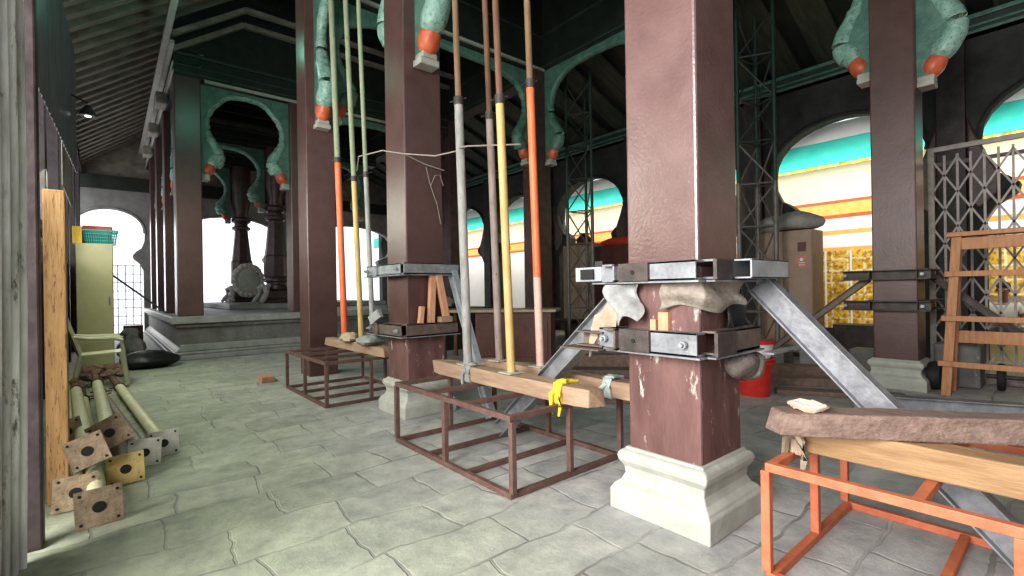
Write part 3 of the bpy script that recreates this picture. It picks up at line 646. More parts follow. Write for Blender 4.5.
# ------------------------------------------------------------------ clamps, braces, rags on the columns
def clamp(cx, cy, z, label, mA, mB, ext=(.10, .10, .30, .12), h=.10, w=.085, plate=True, bolt=True, out=1):
    """four channels boxed round a column: ext = overhang -Y and +Y of the left channel, +X of front, -X of front"""
    t = thing('column_clamp', label, 'clamp', (cx, cy, z)); q = .217
    xl, xr, yf, yb = cx - q, cx + q, cy - q, cy + q
    MB().channel((xl - w / 2, yf - ext[0], z), (xl - w / 2, yb + ext[1], z), w, h, .012, flip=-out).build('channel', mA, t, bev=.002)
    MB().channel((xr + w / 2, yf - .05, z), (xr + w / 2, yb + .10, z), w, h, .012, flip=1).build('channel', mA, t, bev=.002)
    MB().channel((xl - ext[3], yf - w / 2, z + .004), (xr + ext[2], yf - w / 2, z + .004), w, h, .012, flip=out).build('channel', mB, t, bev=.002)
    MB().channel((xl - .12, yb + w / 2, z), (xr + .12, yb + w / 2, z), w, h, .012, flip=-1).build('channel', mB, t, bev=.002)
    if plate: MB().box(xl - w - .01, xl - .001, yf - ext[0] - .02, yb + ext[1] + .06, z - h / 2 - .010, z - h / 2 - .001).box(xl - .02, xr + ext[2] + .03, yf - w - .01, yf - .001, z - h / 2 - .010, z - h / 2 - .001).build('flat_plate', 'steel_grey', t)
    if bolt:
        for yy in (yf - ext[0] + .06, yb + ext[1] - .05):
            b = MB(); b.tube((xl - w - .05, yy, z), (xl - w + .02, yy, z), .011, 8).lathe((xl - w - .02, yy, z), [(.02, -.01), (.02, .01)], 6, axis='X')
            b.build('bolt', 'steel_light', t)
    return t
c4 = (GX, 1.46)
def dark_plates(t, z, h, y0, y1, x0, x1):
    MB().box(2.160, 2.182, y0, y1, z - h / 2, z + h / 2).build('end_plate', 'steel_dark', t, bev=.003, label='dark rusty end plate')
    MB().box(x0, x1, 1.140, 1.160, z - h / 2, z + h / 2).build('end_plate', 'steel_dark', t, bev=.003, label='dark rusty end plate')
    MB().lathe((2.158, (y0 + y1) / 2, z), [(.012, -.004), (.012, .004)], 12, axis='X').build('bolt_hole', 'hole_black', t)
dark_plates(clamp(*c4, 1.335, 'upper steel clamp around the big near column', 'steel_grey', 'steel_grey', ext=(.03, .12, .10, -.02), out=-1, bolt=False), 1.335, .10, 1.47, 1.66, 2.25, 2.42)
dark_plates(clamp(*c4, .965, 'lower steel clamp around the big near column', 'steel_grey', 'steel_brown', ext=(.03, .14, .06, -.02), h=.12, out=-1), .965, .12, 1.47, 1.66, 2.25, 2.45)
c3 = (GX, 4.55)
clamp(*c3, 1.475, 'upper steel clamp around the second column with wooden wedges', 'steel_grey', 'steel_grey', ext=(.06, .30, .12, .08), h=.11, w=.1, out=-1)
clamp(*c3, .865, 'lower steel clamp around the second column with wooden wedges', 'steel_brown', 'steel_brown', ext=(.06, .25, .10, .06), h=.12, w=.1, out=-1)
rc = (GX2, 1.46)
clamp(*rc, 1.36, 'upper dark clamp around the right column', 'steel_dark', 'steel_dark', ext=(.12, .30, .5, .1), h=.12, w=.1, plate=False)
clamp(*rc, .99, 'lower dark clamp around the right column', 'steel_dark', 'steel_dark', ext=(.12, .30, .5, .1), h=.12, w=.1, plate=False)

def brace(a, b, w, h, m, label, kind='ibeam', up=(0, 0, 1), foot=True):
    p = MB(); getattr(p, kind)(a, b, w, h, .009, up=up) if kind == 'ibeam' else p.channel(a, b, w, h, .009, up=up)
    bm = min((V(a), V(b)), key=lambda q: q.z)
    return solo('steel_brace', p, m, label, 'brace', (bm.x, bm.y, 0), bev=.002)
brace((2.35, 1.72, 1.25), (2.555, 3.22, .06), .09, .13, 'steel_grey', 'steel channel brace leaning from the near column down into the brown frame')
brace((2.86, 1.20, 1.27), (2.86, .10, .06), .09, .13, 'steel_grey', 'steel channel brace leaning from the near column down through the orange frame')
brace((2.76, 4.26, 1.45), (2.76, 3.62, .045), .07, .09, 'steel_light', 'light grey brace leaning from the second column down behind the grey prop')
brace((7.30, 1.74, 1.32), (7.30, 2.95, .3), .07, .08, 'steel_brown', 'dark brace leaning left from the right column')
brace((7.70, 1.20, 1.34), (7.70, -.25, .04), .07, .08, 'steel_dark', 'dark brace leaning right from the right column behind the wooden ladder')
solo('steel_beam', MB().ibeam((5.72, 1.50, .08), (6.55, -.3, .08), .14, .16, .012), 'steel_grey', 'long grey steel beam lying on the floor behind the rough timber', 'steel beam', (6.1, .6, 0), bev=.003)

# small box section end sticking out behind the upper clamp and the grey channel block
t = thing('box_section', 'short pale steel box section jutting left of the near column clamp', 'steel offcut', (2.22, 1.84, 1.29))
MB().bar((2.23, 1.80, 1.335), (2.23, 2.0, 1.335), .085, .085).build('tube', 'steel_light', t, bev=.003)
MB().box(2.175, 2.185, 1.85, 1.95, 1.305, 1.365).build('opening', 'hole_black', t)
solo('steel_offcut', MB().channel((2.46, 1.11, 1.34), (2.92, 1.11, 1.34), .09, .10, .01, flip=-1), 'steel_light', 'pale grey steel channel piece jutting right from the near column clamp', 'steel offcut', (2.7, 1.11, 1.29), bev=.003)
solo('steel_offcut', MB().channel((2.20, 1.78, .955), (2.20, 1.98, .955), .08, .09, .01, flip=-1).box(2.10, 2.30, 1.76, 2.06, .895, .905), 'steel_brown', 'short dark steel channel on the plate left of the lower clamp', 'steel offcut', (2.2, 1.88, .9), bev=.003)
solo('flat_bar', MB().bar((2.72, 1.10, .885), (3.25, 1.06, .895), .06, .010), 'steel_grey', 'thin flat bar jutting right from the lower clamp of the near column', 'steel offcut', (2.98, 1.08, .88))

# burlap padding around the near column between the clamps
def wrap(cx, cy, q, z0, z1, a0, a1, amp, seed):
    rnd = random.Random(seed); ph = [rnd.uniform(0, 6) for _ in range(6)]
    def fn(u, v):
        a = a0 + (a1 - a0) * u; ca, sa = math.cos(a), math.sin(a); k = 1 / max(abs(ca), abs(sa)); k = k * .72 + .28 * 1.19
        d = q + .02 + amp * (.5 + .5 * math.sin(6 * a + ph[0] + 2 * v)) * (1 - .35 * v) + amp * .55 * math.sin(7 * v + ph[1] + 2 * a)
        return (cx + ca * k * d, cy + sa * k * d, z0 + (z1 - z0) * v + .02 * math.sin(5 * a + ph[2]) * (1 - v))
    return MB().sheet(fn, 60, 14, .008)
solo('burlap_wrap', wrap(*c4, .225, 1.14, 1.285, PI * 1.04, PI * 1.62, .035, 3), 'burlap', 'grey burlap padding under the upper clamp on the near column', 'cloth', (2.3, 1.3, 1.14), smooth=True)
solo('burlap_wrap', MB().blob((2.66, 1.215, .825), .17, .075, .075, 22, 12, .16).blob((2.79, 1.27, .80), .09, .13, .09, 18, 10, .16), 'burlap_dark', 'brown burlap bulging beneath the lower clamp of the near column', 'cloth', (2.66, 1.2, .75), smooth=True)
solo('burlap_wrap', wrap(*c4, .222, .90, 1.28, PI * 1.84, PI * 2.1, .03, 8), 'burlap_dark', 'brown burlap strip hanging at the right side of the near column', 'cloth', (2.72, 1.4, .9), smooth=True)
def rag(u, v): return (2.20 + .05 * math.sin(5 * u + 3 * v) - .03 * v, 1.56 + .18 * u + .03 * math.sin(6 * v), 1.27 - .20 * v + .03 * math.sin(7 * u) * v)
solo('rag', MB().sheet(rag, 16, 16, .008), 'rag_white', 'crumpled white rag hanging under the upper clamp of the near column', 'cloth', (2.2, 1.62, 1.1), smooth=True)
def rag2(u, v): return (2.26 + .04 * math.sin(4 * u + 2 * v), 1.74 + .15 * u + .06 * v, 1.22 - .26 * v + .05 * math.sin(5 * u) - .08 * u)
solo('rag', MB().sheet(rag2, 16, 16, .008), 'cloth_pale', 'tan folded cloth draped over the left brace of the near column', 'cloth', (2.3, 1.9, 1.0), smooth=True)
solo('wooden_wedge', MB().box(2.235, 2.268, 1.40, 1.46, .97, 1.12).box(2.235, 2.268, 1.475, 1.51, .97, 1.08), 'timber_fresh', 'small orange wood wedge standing on the lower clamp of the near column', 'wedge', (2.25, 1.45, .97), bev=.003)
solo('black_cloth', MB().sheet(lambda u, v: (2.50 + .20 * u, 1.235 - .02 * math.sin(6 * u + 4 * v) - .01, 1.0 + .22 * v + .015 * math.sin(9 * u)), 14, 10, .008), 'sack_black', 'black plastic scrap stuck on the front of the near column between clamps', 'cloth', (2.6, 1.22, 1.0), smooth=True)
# wedges at second column
solo('wooden_wedge', MB().bar((2.50, 4.27, .93), (2.53, 4.27, 1.42), .07, .05, up=(0, 1, 0)), 'timber_fresh', 'left tall orange wood wedge between the second column clamps', 'wedge', (2.5, 4.27, .93), bev=.006)
solo('wooden_wedge', MB().bar((2.68, 4.25, .93), (2.58, 4.25, 1.42), .07, .05, up=(0, 1, 0)), 'timber_fresh', 'right tall slanted wood wedge between the second column clamps', 'wedge', (2.65, 4.25, .93), bev=.006)
solo('wooden_wedge', MB().bar((2.38, 4.27, .93), (2.40, 4.27, 1.10), .05, .05, up=(0, 1, 0)), 'timber_fresh', 'short wood wedge standing on the lower clamp of the second column', 'wedge', (2.38, 4.27, .93), bev=.006)
solo('wooden_wedge', MB().box(2.58, 2.72, 4.20, 4.28, .93, .99), 'timber', 'flat wood block on the lower clamp of the second column', 'wedge', (2.65, 4.24, .93), bev=.006)
solo('wood_offcut', MB().bar((2.16, 4.95, .94), (2.20, 4.80, 1.03), .05, .1), 'rag_white', 'pale wood offcut lying on the left end of the lower clamp of the second column', 'wood offcut', (2.18, 4.85, .92), bev=.006)

# ------------------------------------------------------------------ heap of lying props at left
def lying(x, y, z, yaw, L, mt, mp, label, pl=.20, tilt=0, r=.04, roll=0):
    t = thing('lying_prop', label, 'prop', (x, y, z), 'props lying in the heap at left')
    d = V((math.sin(yaw), math.cos(yaw), tilt)); c = V((x, y, z)); e = c + d * L
    s, u = frame_of(d); s, u = s * math.cos(roll) + u * math.sin(roll), u * math.cos(roll) - s * math.sin(roll)
    MB().bar(c, c + d * .008, pl, pl, up=u).build('base_plate', mp, t, bev=.002)
    MB().tube(c - d * .003, c + d * .004, .030, 16).build('plate_hole', 'hole_black', t)
    MB().path([c + d * .006, c + d * L * .75], r, 14).build('outer_tube', mt, t, smooth=True)
    MB().path([c + d * L * .73, e], r * .75, 12).build('inner_tube', 'pole_rust', t, smooth=True)
    k = c + d * L * .75
    MB().path([k - d * .04, k + d * .03], r + .012, 14).tube(k - s * .10, k + s * .10, .009, 6).build('pin_collar', 'pole_rust', t, smooth=True)
    for i, j in ((-1, -1), (1, -1), (1, 1), (-1, 1)): MB().tube(c - d * .003 + s * (i * pl * .38) + u * (j * pl * .38), c + s * (i * pl * .38) + u * (j * pl * .38) + d * .002, .008, 8).build('bolt_hole', 'hole_black', t)
    return t
LP = [(-.055, 3.46, .105, -.05, 4.6, 'pole_cream', 'plate_rust', 'cream prop lying nearest the camera, its big square plate foremost', .205, .012, .045, .03),
      (-.165, 3.80, .105, -.065, 4.4, 'pole_cream', 'plate_rust', 'lying prop with brown plate against the timber post', .2, .0, .046, -.05),
      (-.115, 3.95, .30, -.055, 4.4, 'pole_cream', 'plate_rust', 'cream prop on top of the heap with tilted rusty plate, in the middle', .19, -.028, .048, .3),
      (-.01, 4.32, .31, -.035, 4.3, 'pole_cream', 'plate_rust', 'cream prop on top of the heap, its tilted brown plate highest', .2, -.028, .048, .45),
      (.07, 4.09, .105, -.05, 4.4, 'pole_brown', 'plate_yellow', 'lying prop with ochre yellow square plate in the heap', .2, .0, .046, .04),
      (.185, 4.42, .105, -.085, 4.3, 'pole_brown', 'plate_grey', 'lying prop with pale grey plate right of the yellow plate', .2, .0, .036, -.05),
      (.31, 4.60, .105, -.07, 4.3, 'pole_cream', 'plate_grey', 'outermost cream prop on the right side of the heap', .2, .0, .048, .03),
      (-.24, 4.62, .30, -.055, 4.2, 'pole_cream', 'plate_rust', 'cream prop lying at the back left of the heap near the wall', .17, -.026, .038, .2)]
for a in LP: lying(*a)

# plastic chair
cx, cy = -.09, 9.0
t = thing('plastic_chair', 'cream plastic armchair behind the heap of props', 'chair', (cx, cy, 0))
# faces +X / -Y, back towards the left wall
def seatf(u, v): return (cx - .22 + .46 * u, cy - .23 + .46 * v, .44 - .02 * math.sin(PI * v) * math.sin(PI * u) + .02 * u)
MB().sheet(seatf, 12, 12, .02).build('seat', 'plastic_cream', t, smooth=True)
def backf(u, v):
    w = .24 - .05 * v * v
    return (cx - .22 - .16 * v - .05 * (1 - abs(2 * u - 1) ** 2) * .8, cy + (2 * u - 1) * w, .45 + .60 * v - .05 * abs(2 * u - 1) ** 3 * v)
MB().sheet(backf, 14, 12, .02).build('backrest', 'plastic_cream', t, smooth=True)
for s in (-1, 1):
    y = cy + s * .27
    MB().path([(cx - .30, cy + s * .20, .70), (cx - .12, y, .67), (cx + .14, y, .665), (cx + .22, y, .63), (cx + .23, y, .5), (cx + .24, y, .3)], [.025, .028, .03, .03, .026, .024], 8).build('armrest', 'plastic_cream', t, smooth=True)
    MB().path([(cx + .22, cy + s * .24, .45), (cx + .28, cy + s * .28, 0)], [.036, .028], 8).build('leg', 'plastic_cream', t, smooth=True)
    MB().path([(cx - .22, cy + s * .2, .45), (cx - .30, cy + s * .25, 0)], [.034, .028], 8).build('leg', 'plastic_cream', t, smooth=True)

# locker with crates on top
lx0, lx1, ly = -.43, .06, 11.0
t = thing('steel_locker', 'tall cream steel locker with plastic baskets on top', 'locker', (-.16, 11.2, 0))
MB().box(lx0, lx1, ly + .01, ly + .5, .0, 2.17).build('carcass', 'locker_cream', t, bev=.006)
MB().box(lx0 + .01, lx1 - .01, ly - .008, ly + .012, .06, 2.15).build('door', 'locker_cream', t, bev=.004)
MB().box(lx1 - .07, lx1 - .05, ly - .03, ly - .006, 1.1, 1.25).build('handle', 'steel_grey', t)
def basket(x0, x1, y0, y1, z0, z1, m, label, name='plastic_basket'):
    p = MB(); fl = .03
    t = thing(name, label, 'basket', ((x0 + x1) / 2, (y0 + y1) / 2, z0))
    body = MB()
    nx = 14
    body.box(x0 + fl, x1 - fl, y0 + fl, y1 - fl, z0, z0 + .01)
    for i in range(nx + 1):
        f = i / nx
        for ys, yo in ((y0, fl), (y1, -fl)): body.bar((x0 + fl + (x1 - x0 - 2 * fl) * f, ys + yo, z0), (x0 + (x1 - x0) * f, ys, z1), .012, .012)
        for xs, xo in ((x0, fl), (x1, -fl)): body.bar((xs + xo, y0 + fl + (y1 - y0 - 2 * fl) * f, z0), (xs, y0 + (y1 - y0) * f, z1), .012, .012)
    for z in (.25, .5, .75):
        d = fl * (1 - z); zz = z0 + (z1 - z0) * z
        body.bar((x0 + d, y0 + d, zz), (x1 - d, y0 + d, zz), .012, .012).bar((x0 + d, y1 - d, zz), (x1 - d, y1 - d, zz), .012, .012).bar((x0 + d, y0 + d, zz), (x0 + d, y1 - d, zz), .012, .012).bar((x1 - d, y0 + d, zz), (x1 - d, y1 - d, zz), .012, .012)
    body.build('lattice_side', m, t)
    MB().bar((x0, y0, z1), (x1, y0, z1), .03, .03).bar((x0, y1, z1), (x1, y1, z1), .03, .03).bar((x0, y0, z1), (x0, y1, z1), .03, .03).bar((x1, y0, z1), (x1, y1, z1), .03, .03).build('rim', m, t, bev=.005)
basket(-.33, .12, 11.02, 11.4, 2.17, 2.40, 'plastic_teal', 'teal plastic basket standing on the cream locker')
solo('plastic_box', MB().box(-.36, .06, 11.42, 11.7, 2.17, 2.52), 'plastic_red', 'red plastic tray behind the teal basket on the locker', 'box', (-.2, 11.5, 2.17), bev=.02)
solo('carton', MB().box(-.47, -.345, 11.05, 11.4, 2.17, 2.46), 'plastic_yellow', 'bright yellow carton at the left end on top of the locker', 'box', (-.4, 11.2, 2.17), bev=.005)

# sacks and rubble by the locker
solo('black_sack', MB().blob((.52, 11.0 - .5, .13), .42, .34, .17, 20, 10, .12, flat=-.13), 'sack_black', 'black sack lying on the floor beside the plinth', 'sack', (.52, 10.5, 0), smooth=True)
solo('grey_sack', MB().blob((.32, 12.2, .2), .2, .3, .3, 18, 10, .3, flat=-.2).blob((.30, 12.3, .45), .16, .2, .16, 16, 8, .3), 'sack_grey', 'lumpy grey sack heap between locker and plinth', 'sack', (.32, 12.2, 0), smooth=True)
solo('cardboard_box', MB().box(.22, .55, 13.0, 13.3, .0, .62), 'almirah_maroon', 'dark maroon box in the far aisle behind the grey sack', 'box', (.4, 13.1, 0), bev=.01)
p = MB()
for i in range(60):
    p.blob((random.uniform(-.35, .15), random.uniform(9.5, 10.6), .04 + random.uniform(0, .1) * random.random()), random.uniform(.05, .1), random.uniform(.05, .1), random.uniform(.03, .07), 7, 5, .3)
o = p.build('rubble_heap', 'rubble', None, loc=(-.1, 10, 0)); tag(o, 'heap of brown rubble and scraps under and behind the plastic chair', 'rubble'); o['kind'] = 'stuff'
solo('leaning_rod', MB().tube((-.3, 12.6, 2.0), (.97, 13.2, .86), .02, 8), 'steel_grey', 'thin rod leaning across the arched opening behind the locker', 'rod', (.97, 13.2, .85))
solo('brick', MB().box(1.62, 1.78, 7.4, 7.62, 0, .08), 'brick_red', 'single reddish brick on the floor left of the farther frame', 'brick', (1.7, 7.5, 0), bev=.005)

# ------------------------------------------------------------------ lattice towers
def tower(cx, cy, ztop, label, s=.24):
    t = thing('lattice_mast', label, 'lattice mast', (cx, cy, 0))
    pts = [(cx - s, cy + s * .8), (cx + s, cy + s * .5), (cx, cy - s)]
    for x, y in pts:
        MB().tube((x, y, 0), (x, y, ztop * .5), .038, 10).build('leg', 'lattice_grey', t, smooth=True)
        MB().tube((x, y, ztop * .5), (x, y, ztop), .032, 10).build('upper_leg', 'lattice_green', t, smooth=True)
    n = int(ztop / .72)
    for i in range(n):
        z0 = .1 + i * .72; p = MB()
        for k in range(3):
            a, b = pts[k], pts[(k + 1) % 3]
            if i % 2: a, b = b, a
            p.tube((*a, z0), (*b, z0 + .7), .016, 6).tube((*a, z0), (*b, z0), .016, 6)
        p.build('lacing', 'lattice_grey' if z0 < ztop * .5 else 'lattice_green', t, smooth=True)
    MB().prism([(x, y) for x, y in pts], 'Z', 0, .012).build('base_plate', 'steel_dark', t)
tower(8.5, 3.55, 6.0, 'steel lattice mast right behind the near column, beside the tan almirah', .27)
tower(8.15, 7.2, 6.05, 'steel lattice mast in the middle before the arched opening', .27)

# ------------------------------------------------------------------ cabinets and clutter in the right aisle
def almirah(x0, x1, y0, y1, h, m, label, handle=True):
    t = thing('steel_almirah', label, 'cupboard', ((x0 + x1) / 2, (y0 + y1) / 2, 0))
    MB().box(x0 + .02, x1, y0, y1, .08, h).build('carcass', m, t, bev=.008)
    ym = (y0 + y1) / 2
    for a, b in ((y0 + .01, ym - .004), (ym + .004, y1 - .01)):
        d = MB().box(x0, x0 + .022, a, b, .12, h - .03).build('door', m, t, bev=.004)
        s = 1 if a > ym - .1 else -1
        MB().box(x0 - .03, x0 + .001, ym + s * .06 - .012, ym + s * .06 + .012, h * .48, h * .48 + .14).build('handle', 'steel_grey', d)
    MB().box(x0 + .05, x1 - .03, y0 + .03, y1 - .03, 0, .08).build('plinth', 'steel_dark', t)
    return t
almirah(9.2, 9.75, 2.98, 3.9, 2.22, 'almirah_tan', 'tan steel almirah at right with a white bundle on top')
solo('cloth_bundle', MB().blob((9.47, 3.32, 2.36), .27, .42, .22, 20, 10, .14, flat=-.11).blob((9.42, 3.68, 2.36), .24, .26, .17, 18, 10, .2, flat=-.14), 'sack_grey', 'grey-white cloth bundle lying on the tan almirah', 'bundle', (9.45, 3.45, 2.22), smooth=True)
t = thing('notice', 'small pink notice stuck on the tan almirah door', 'notice', (9.195, 3.14, 1.65))
MB().box(9.190, 9.199, 3.06, 3.22, 1.56, 1.76).build('sheet', 'paper_pink', t)
nn = MB()
for z in (1.60, 1.64): nn.box(9.186, 9.191, 3.09, 3.19, z, z + .012)
nn.lathe((9.188, 3.14, 1.70), [(.03, -.002), (.03, .002)], 14, axis='X'); nn.build('print', 'paper', t)
solo('dark_label', MB().box(9.190, 9.199, 3.07, 3.20, 1.84, 2.0), 'desk_brown', 'small dark square label above the pink notice on the almirah', 'label', (9.195, 3.13, 1.84))
almirah(9.3, 9.85, 7.85, 8.95, 2.4, 'almirah_brown', 'light brown almirah behind the middle lattice mast')
almirah(8.9, 9.6, 6.35, 7.6, 2.25, 'almirah_maroon', 'dark maroon cupboard with a red cloth on top, in the middle distance')
solo('red_cloth', MB().blob((9.22, 6.95, 2.33), .32, .55, .13, 22, 10, .16, flat=-.075), 'cloth_red', 'crumpled red cloth on the dark maroon cupboard', 'cloth', (9.2, 6.95, 2.25), smooth=True)
solo('paper_note', MB().box(8.888, 8.898, 7.28, 7.5, 1.55, 1.9), 'paper', 'white paper note on the dark maroon cupboard door', 'paper', (8.89, 7.4, 1.55))
solo('brass_vessel', MB().lathe((9.55, 8.4, 2.40), [(.12, 0), (.2, .06), (.22, .14), (.14, .22), (.1, .26), (.14, .3)], 20), 'almirah_maroon', 'dark pot standing on the light brown almirah', 'pot', (9.55, 8.4, 2.4), smooth=True)

# desk with brown front in the middle distance
t = thing('desk', 'brown wooden desk with pale top behind the yellow and orange props', 'desk', (5.5, 6.7, 0))
ca, sa = math.cos(-.9), math.sin(-.9)
def rb(x, y): return (5.5 + x * ca - y * sa, 6.8 + x * sa + y * ca)
def rbox(x0, x1, y0, y1, z0, z1):
    q = [rb(x0, y0), rb(x1, y0), rb(x1, y1), rb(x0, y1)]; return MB().prism(q, 'Z', z0, z1)
rbox(-1.1, 1.0, -.4, .4, .86, .91).build('desk_top', 'desk_top', t, bev=.008)
rbox(-.45, .9, -.32, .34, .0, .86).build('cabinet', 'desk_brown', t, bev=.008)
for k in range(2): rbox(-.38 + k * .64, .2 + k * .64, -.335, -.318, .08, .78).build('door', 'desk_brown', t, bev=.008)
for (x, y) in ((-1.03, -.33), (-1.03, .33)): rbox(x - .03, x + .03, y - .03, y + .03, 0, .86).build('leg', 'desk_brown', t)
solo('dark_chest', MB().box(4.6, 6.6, 8.6, 9.4, 0, .82).box(4.55, 6.65, 8.55, 9.45, .82, .88), 'post_dark', 'long low dark chest behind the brown desk', 'chest', (5.6, 9, 0), bev=.01)
solo('cloth_heap', MB().blob((5.4, 8.95, .95), .25, .2, .12, 16, 8, .3, flat=-.07).blob((5.65, 9.0, .98), .2, .2, .14, 16, 8, .3, flat=-.1), 'burlap', 'small heap of brown cloths on the dark chest', 'cloth', (5.5, 9, .88), smooth=True)
solo('dark_bench', MB().box(8.4, 9.0, 7.9, 9.6, .42, .5).box(8.45, 8.55, 8.0, 8.1, 0, .42).box(8.45, 8.55, 9.4, 9.5, 0, .42).box(8.85, 8.95, 8.0, 8.1, 0, .42).box(8.85, 8.95, 9.4, 9.5, 0, .42), 'post_dark', 'low dark bench before the arched opening in the middle distance', 'bench', (8.7, 8.7, 0), bev=.01)

# red bucket with white tub
t = thing('red_bucket', 'red plastic bucket right of the near column', 'bucket', (5.7, 2.46, 0))
MB().lathe((5.7, 2.46, 0), [(.16, 0), (.20, .40), (.22, .41), (.22, .43), (.195, .43), (.15, .03)], 24).build('body', 'bucket_red', t, smooth=True)
MB().lathe((5.7, 2.46, 0), [(.222, .37), (.222, .40), (.2, .40)], 24).build('rim', 'bucket_red', t, smooth=True)
t = thing('white_tub', 'white tub with red rim set on the red bucket', 'tub', (5.7, 2.46, .43))
MB().lathe((5.7, 2.46, .432), [(.17, 0), (.205, .17), (.19, .17), (.155, .01)], 24).build('body', 'paper', t, smooth=True)
MB().lathe((5.7, 2.46, .432), [(.205, .16), (.22, .165), (.22, .20), (.19, .20)], 24).build('rim', 'bucket_red', t, smooth=True)

# planks, blocks and steps on the floor
for k, (a, b, w, h, z, m, lb) in enumerate((((6.0, 2.35), (6.6, 1.25), .22, .05, 0, 'timber_dark', 'flat dark plank on the floor right of the red bucket'),
    ((6.45, 2.65), (6.98, 1.85), .26, .10, 0, 'timber_dark', 'thick dark plank lying behind the first plank by the bucket'),
    ((6.9, 3.0), (7.45, 2.2), .3, .16, 0, 'timber_dark', 'dark plank pile nearest the right column base'),)):
    solo('floor_plank', MB().bar((*a, z + h / 2), (*b, z + h / 2), w, h), m, lb, 'plank', ((a[0] + b[0]) / 2, (a[1] + b[1]) / 2, z), bev=.008)
solo('stone_block', MB().box(7.9, 8.25, 2.35, 2.75, 0, .34), 'slab_stone', 'grey stone block behind the steel brace, left of the right column', 'stone block', (8.1, 2.55, 0), bev=.015)
solo('stone_block', MB().box(8.0, 8.4, 3.0, 3.35, 0, .30), 'dark_stone', 'dark stone block at the foot of the tan almirah', 'stone block', (8.2, 3.2, 0), bev=.015)
solo('stone_block', MB().box(8.4, 8.75, 1.95, 2.25, 0, .3), 'dark_stone', 'dark stone block just left of the right column base', 'stone block', (8.5, 2.1, 0), bev=.015)
solo('yellow_mat', MB().box(8.9, 9.88, 1.9, 2.85, 0, .06), 'yellow_floor', 'pale yellow mat on the floor before the gilded wall', 'mat', (9.6, 2.4, 0))
solo('low_chest', MB().box(9.9, 10.34, 1.95, 2.9, .0, .55), 'post_dark', 'low dark chest under the gilded wall, right of the tan almirah', 'chest', (10.1, 2.4, 0), bev=.02)
# planks and offcuts near the second column and behind brown frame
for k, (a, b, w, h, m, lb) in enumerate((((3.6, 3.9), (4.6, 3.0), .2, .06, 'timber_dark', 'dark plank on the floor behind the brown frame'), ((4.3, 4.3), (5.2, 3.2), .25, .10, 'timber_dark', 'broad dark plank behind the brown frame, second from the front'),
    ((4.9, 4.9), (5.9, 3.8), .3, .12, 'steel_brown', 'broad dull board farther behind the brown frame'), ((5.5, 5.0), (6.3, 4.2), .25, .25, 'timber_dark', 'thick dark baulk behind the boards'))):
    solo('floor_plank', MB().bar((*a, h / 2), (*b, h / 2), w, h), m, lb, 'plank', ((a[0] + b[0]) / 2, (a[1] + b[1]) / 2, 0), bev=.008)
solo('floor_plank', MB().bar((3.3, 6.4, .05), (4.4, 5.3, .05), .22, .1), 'steel_grey', 'grey board on the floor left of the desk', 'plank', (3.8, 5.8, 0), bev=.008)

# wooden ladder-like trestle at right
t = thing('wooden_trestle', 'orange-brown wooden ladder trestle standing at the right edge', 'trestle', (7.2, .4, 0))
for (y0, y1) in ((1.0, .90), (-.62, -.52)):
    MB().bar((7.12, y0, 0), (7.20, y1, 1.76), .085, .06, up=(1, 0, 0)).build('stile', 'ladder_wood', t, bev=.006)
    MB().bar((7.50, y0, 0), (7.30, y1, 1.74), .075, .05, up=(1, 0, 0)).build('rear_stile', 'ladder_wood', t, bev=.006)
MB().bar((7.24, .98, 1.785), (7.24, -.62, 1.785), .22, .05).build('top_board', 'ladder_wood', t, bev=.006)
MB().bar((7.20, .93, 1.68), (7.20, -.55, 1.68), .04, .13).build('top_apron', 'ladder_wood', t, bev=.006)
for z in (1.35, .86, .36):
    x = 7.12 + .08 * z / 1.76 - .055
    MB().bar((x, 1.08 - .06 * z, z), (x, -.68 + .06 * z, z), .03, .06).build('rung', 'ladder_wood', t, bev=.005)
MB().bar((7.44, .96, .64), (7.44, -.58, .64), .03, .14).build('rear_rail', 'ladder_wood', t, bev=.005)

# collapsible gate
gx = 8.3; gy0, gy1 = 1.27, -1.2
t = thing('folding_gate', 'grey folding steel lattice gate behind the wooden trestle', 'gate', (gx, 0, 0))
MB().bar((gx, gy0, 2.99), (gx, gy1, 2.99), .05, .06).build('top_rail', 'gate_grey', t); MB().bar((gx, gy0, .03), (gx, gy1, .03), .05, .05).build('bottom_rail', 'gate_grey', t)
MB().box(gx - .03, gx + .03, gy0 - .02, gy0 + .04, 0, 3.02).build('end_post', 'gate_grey', t, bev=.004)
MB().bar((gx + .03, gy0, 2.80), (gx + .03, gy1, 2.80), .02, .05).build('bar', 'steel_dark', t)
ny = 20; st = (gy0 - gy1) / ny
for i in range(1, ny + 1): MB().box(gx - .012, gx + .012, gy0 - i * st - .012, gy0 - i * st + .012, .06, 2.90).build('picket', 'gate_grey', t)
p = MB(); hz = .44
for row in range(6):
    z0 = .22 + row * hz
    for i in range(ny):
        ya, yb = gy0 - i * st, gy0 - (i + 1) * st
        zl, zm, zh = z0, z0 + hz / 2, z0 + hz
        if i % 2 == 0: p.bar((gx - .016, ya, zl), (gx - .016, yb, zm), .006, .022).bar((gx - .016, ya, zh), (gx - .016, yb, zm), .006, .022)
        else: p.bar((gx - .016, ya, zm), (gx - .016, yb, zl), .006, .022).bar((gx - .016, ya, zm), (gx - .016, yb, zh), .006, .022)
p.build('lattice', 'gate_grey', t)

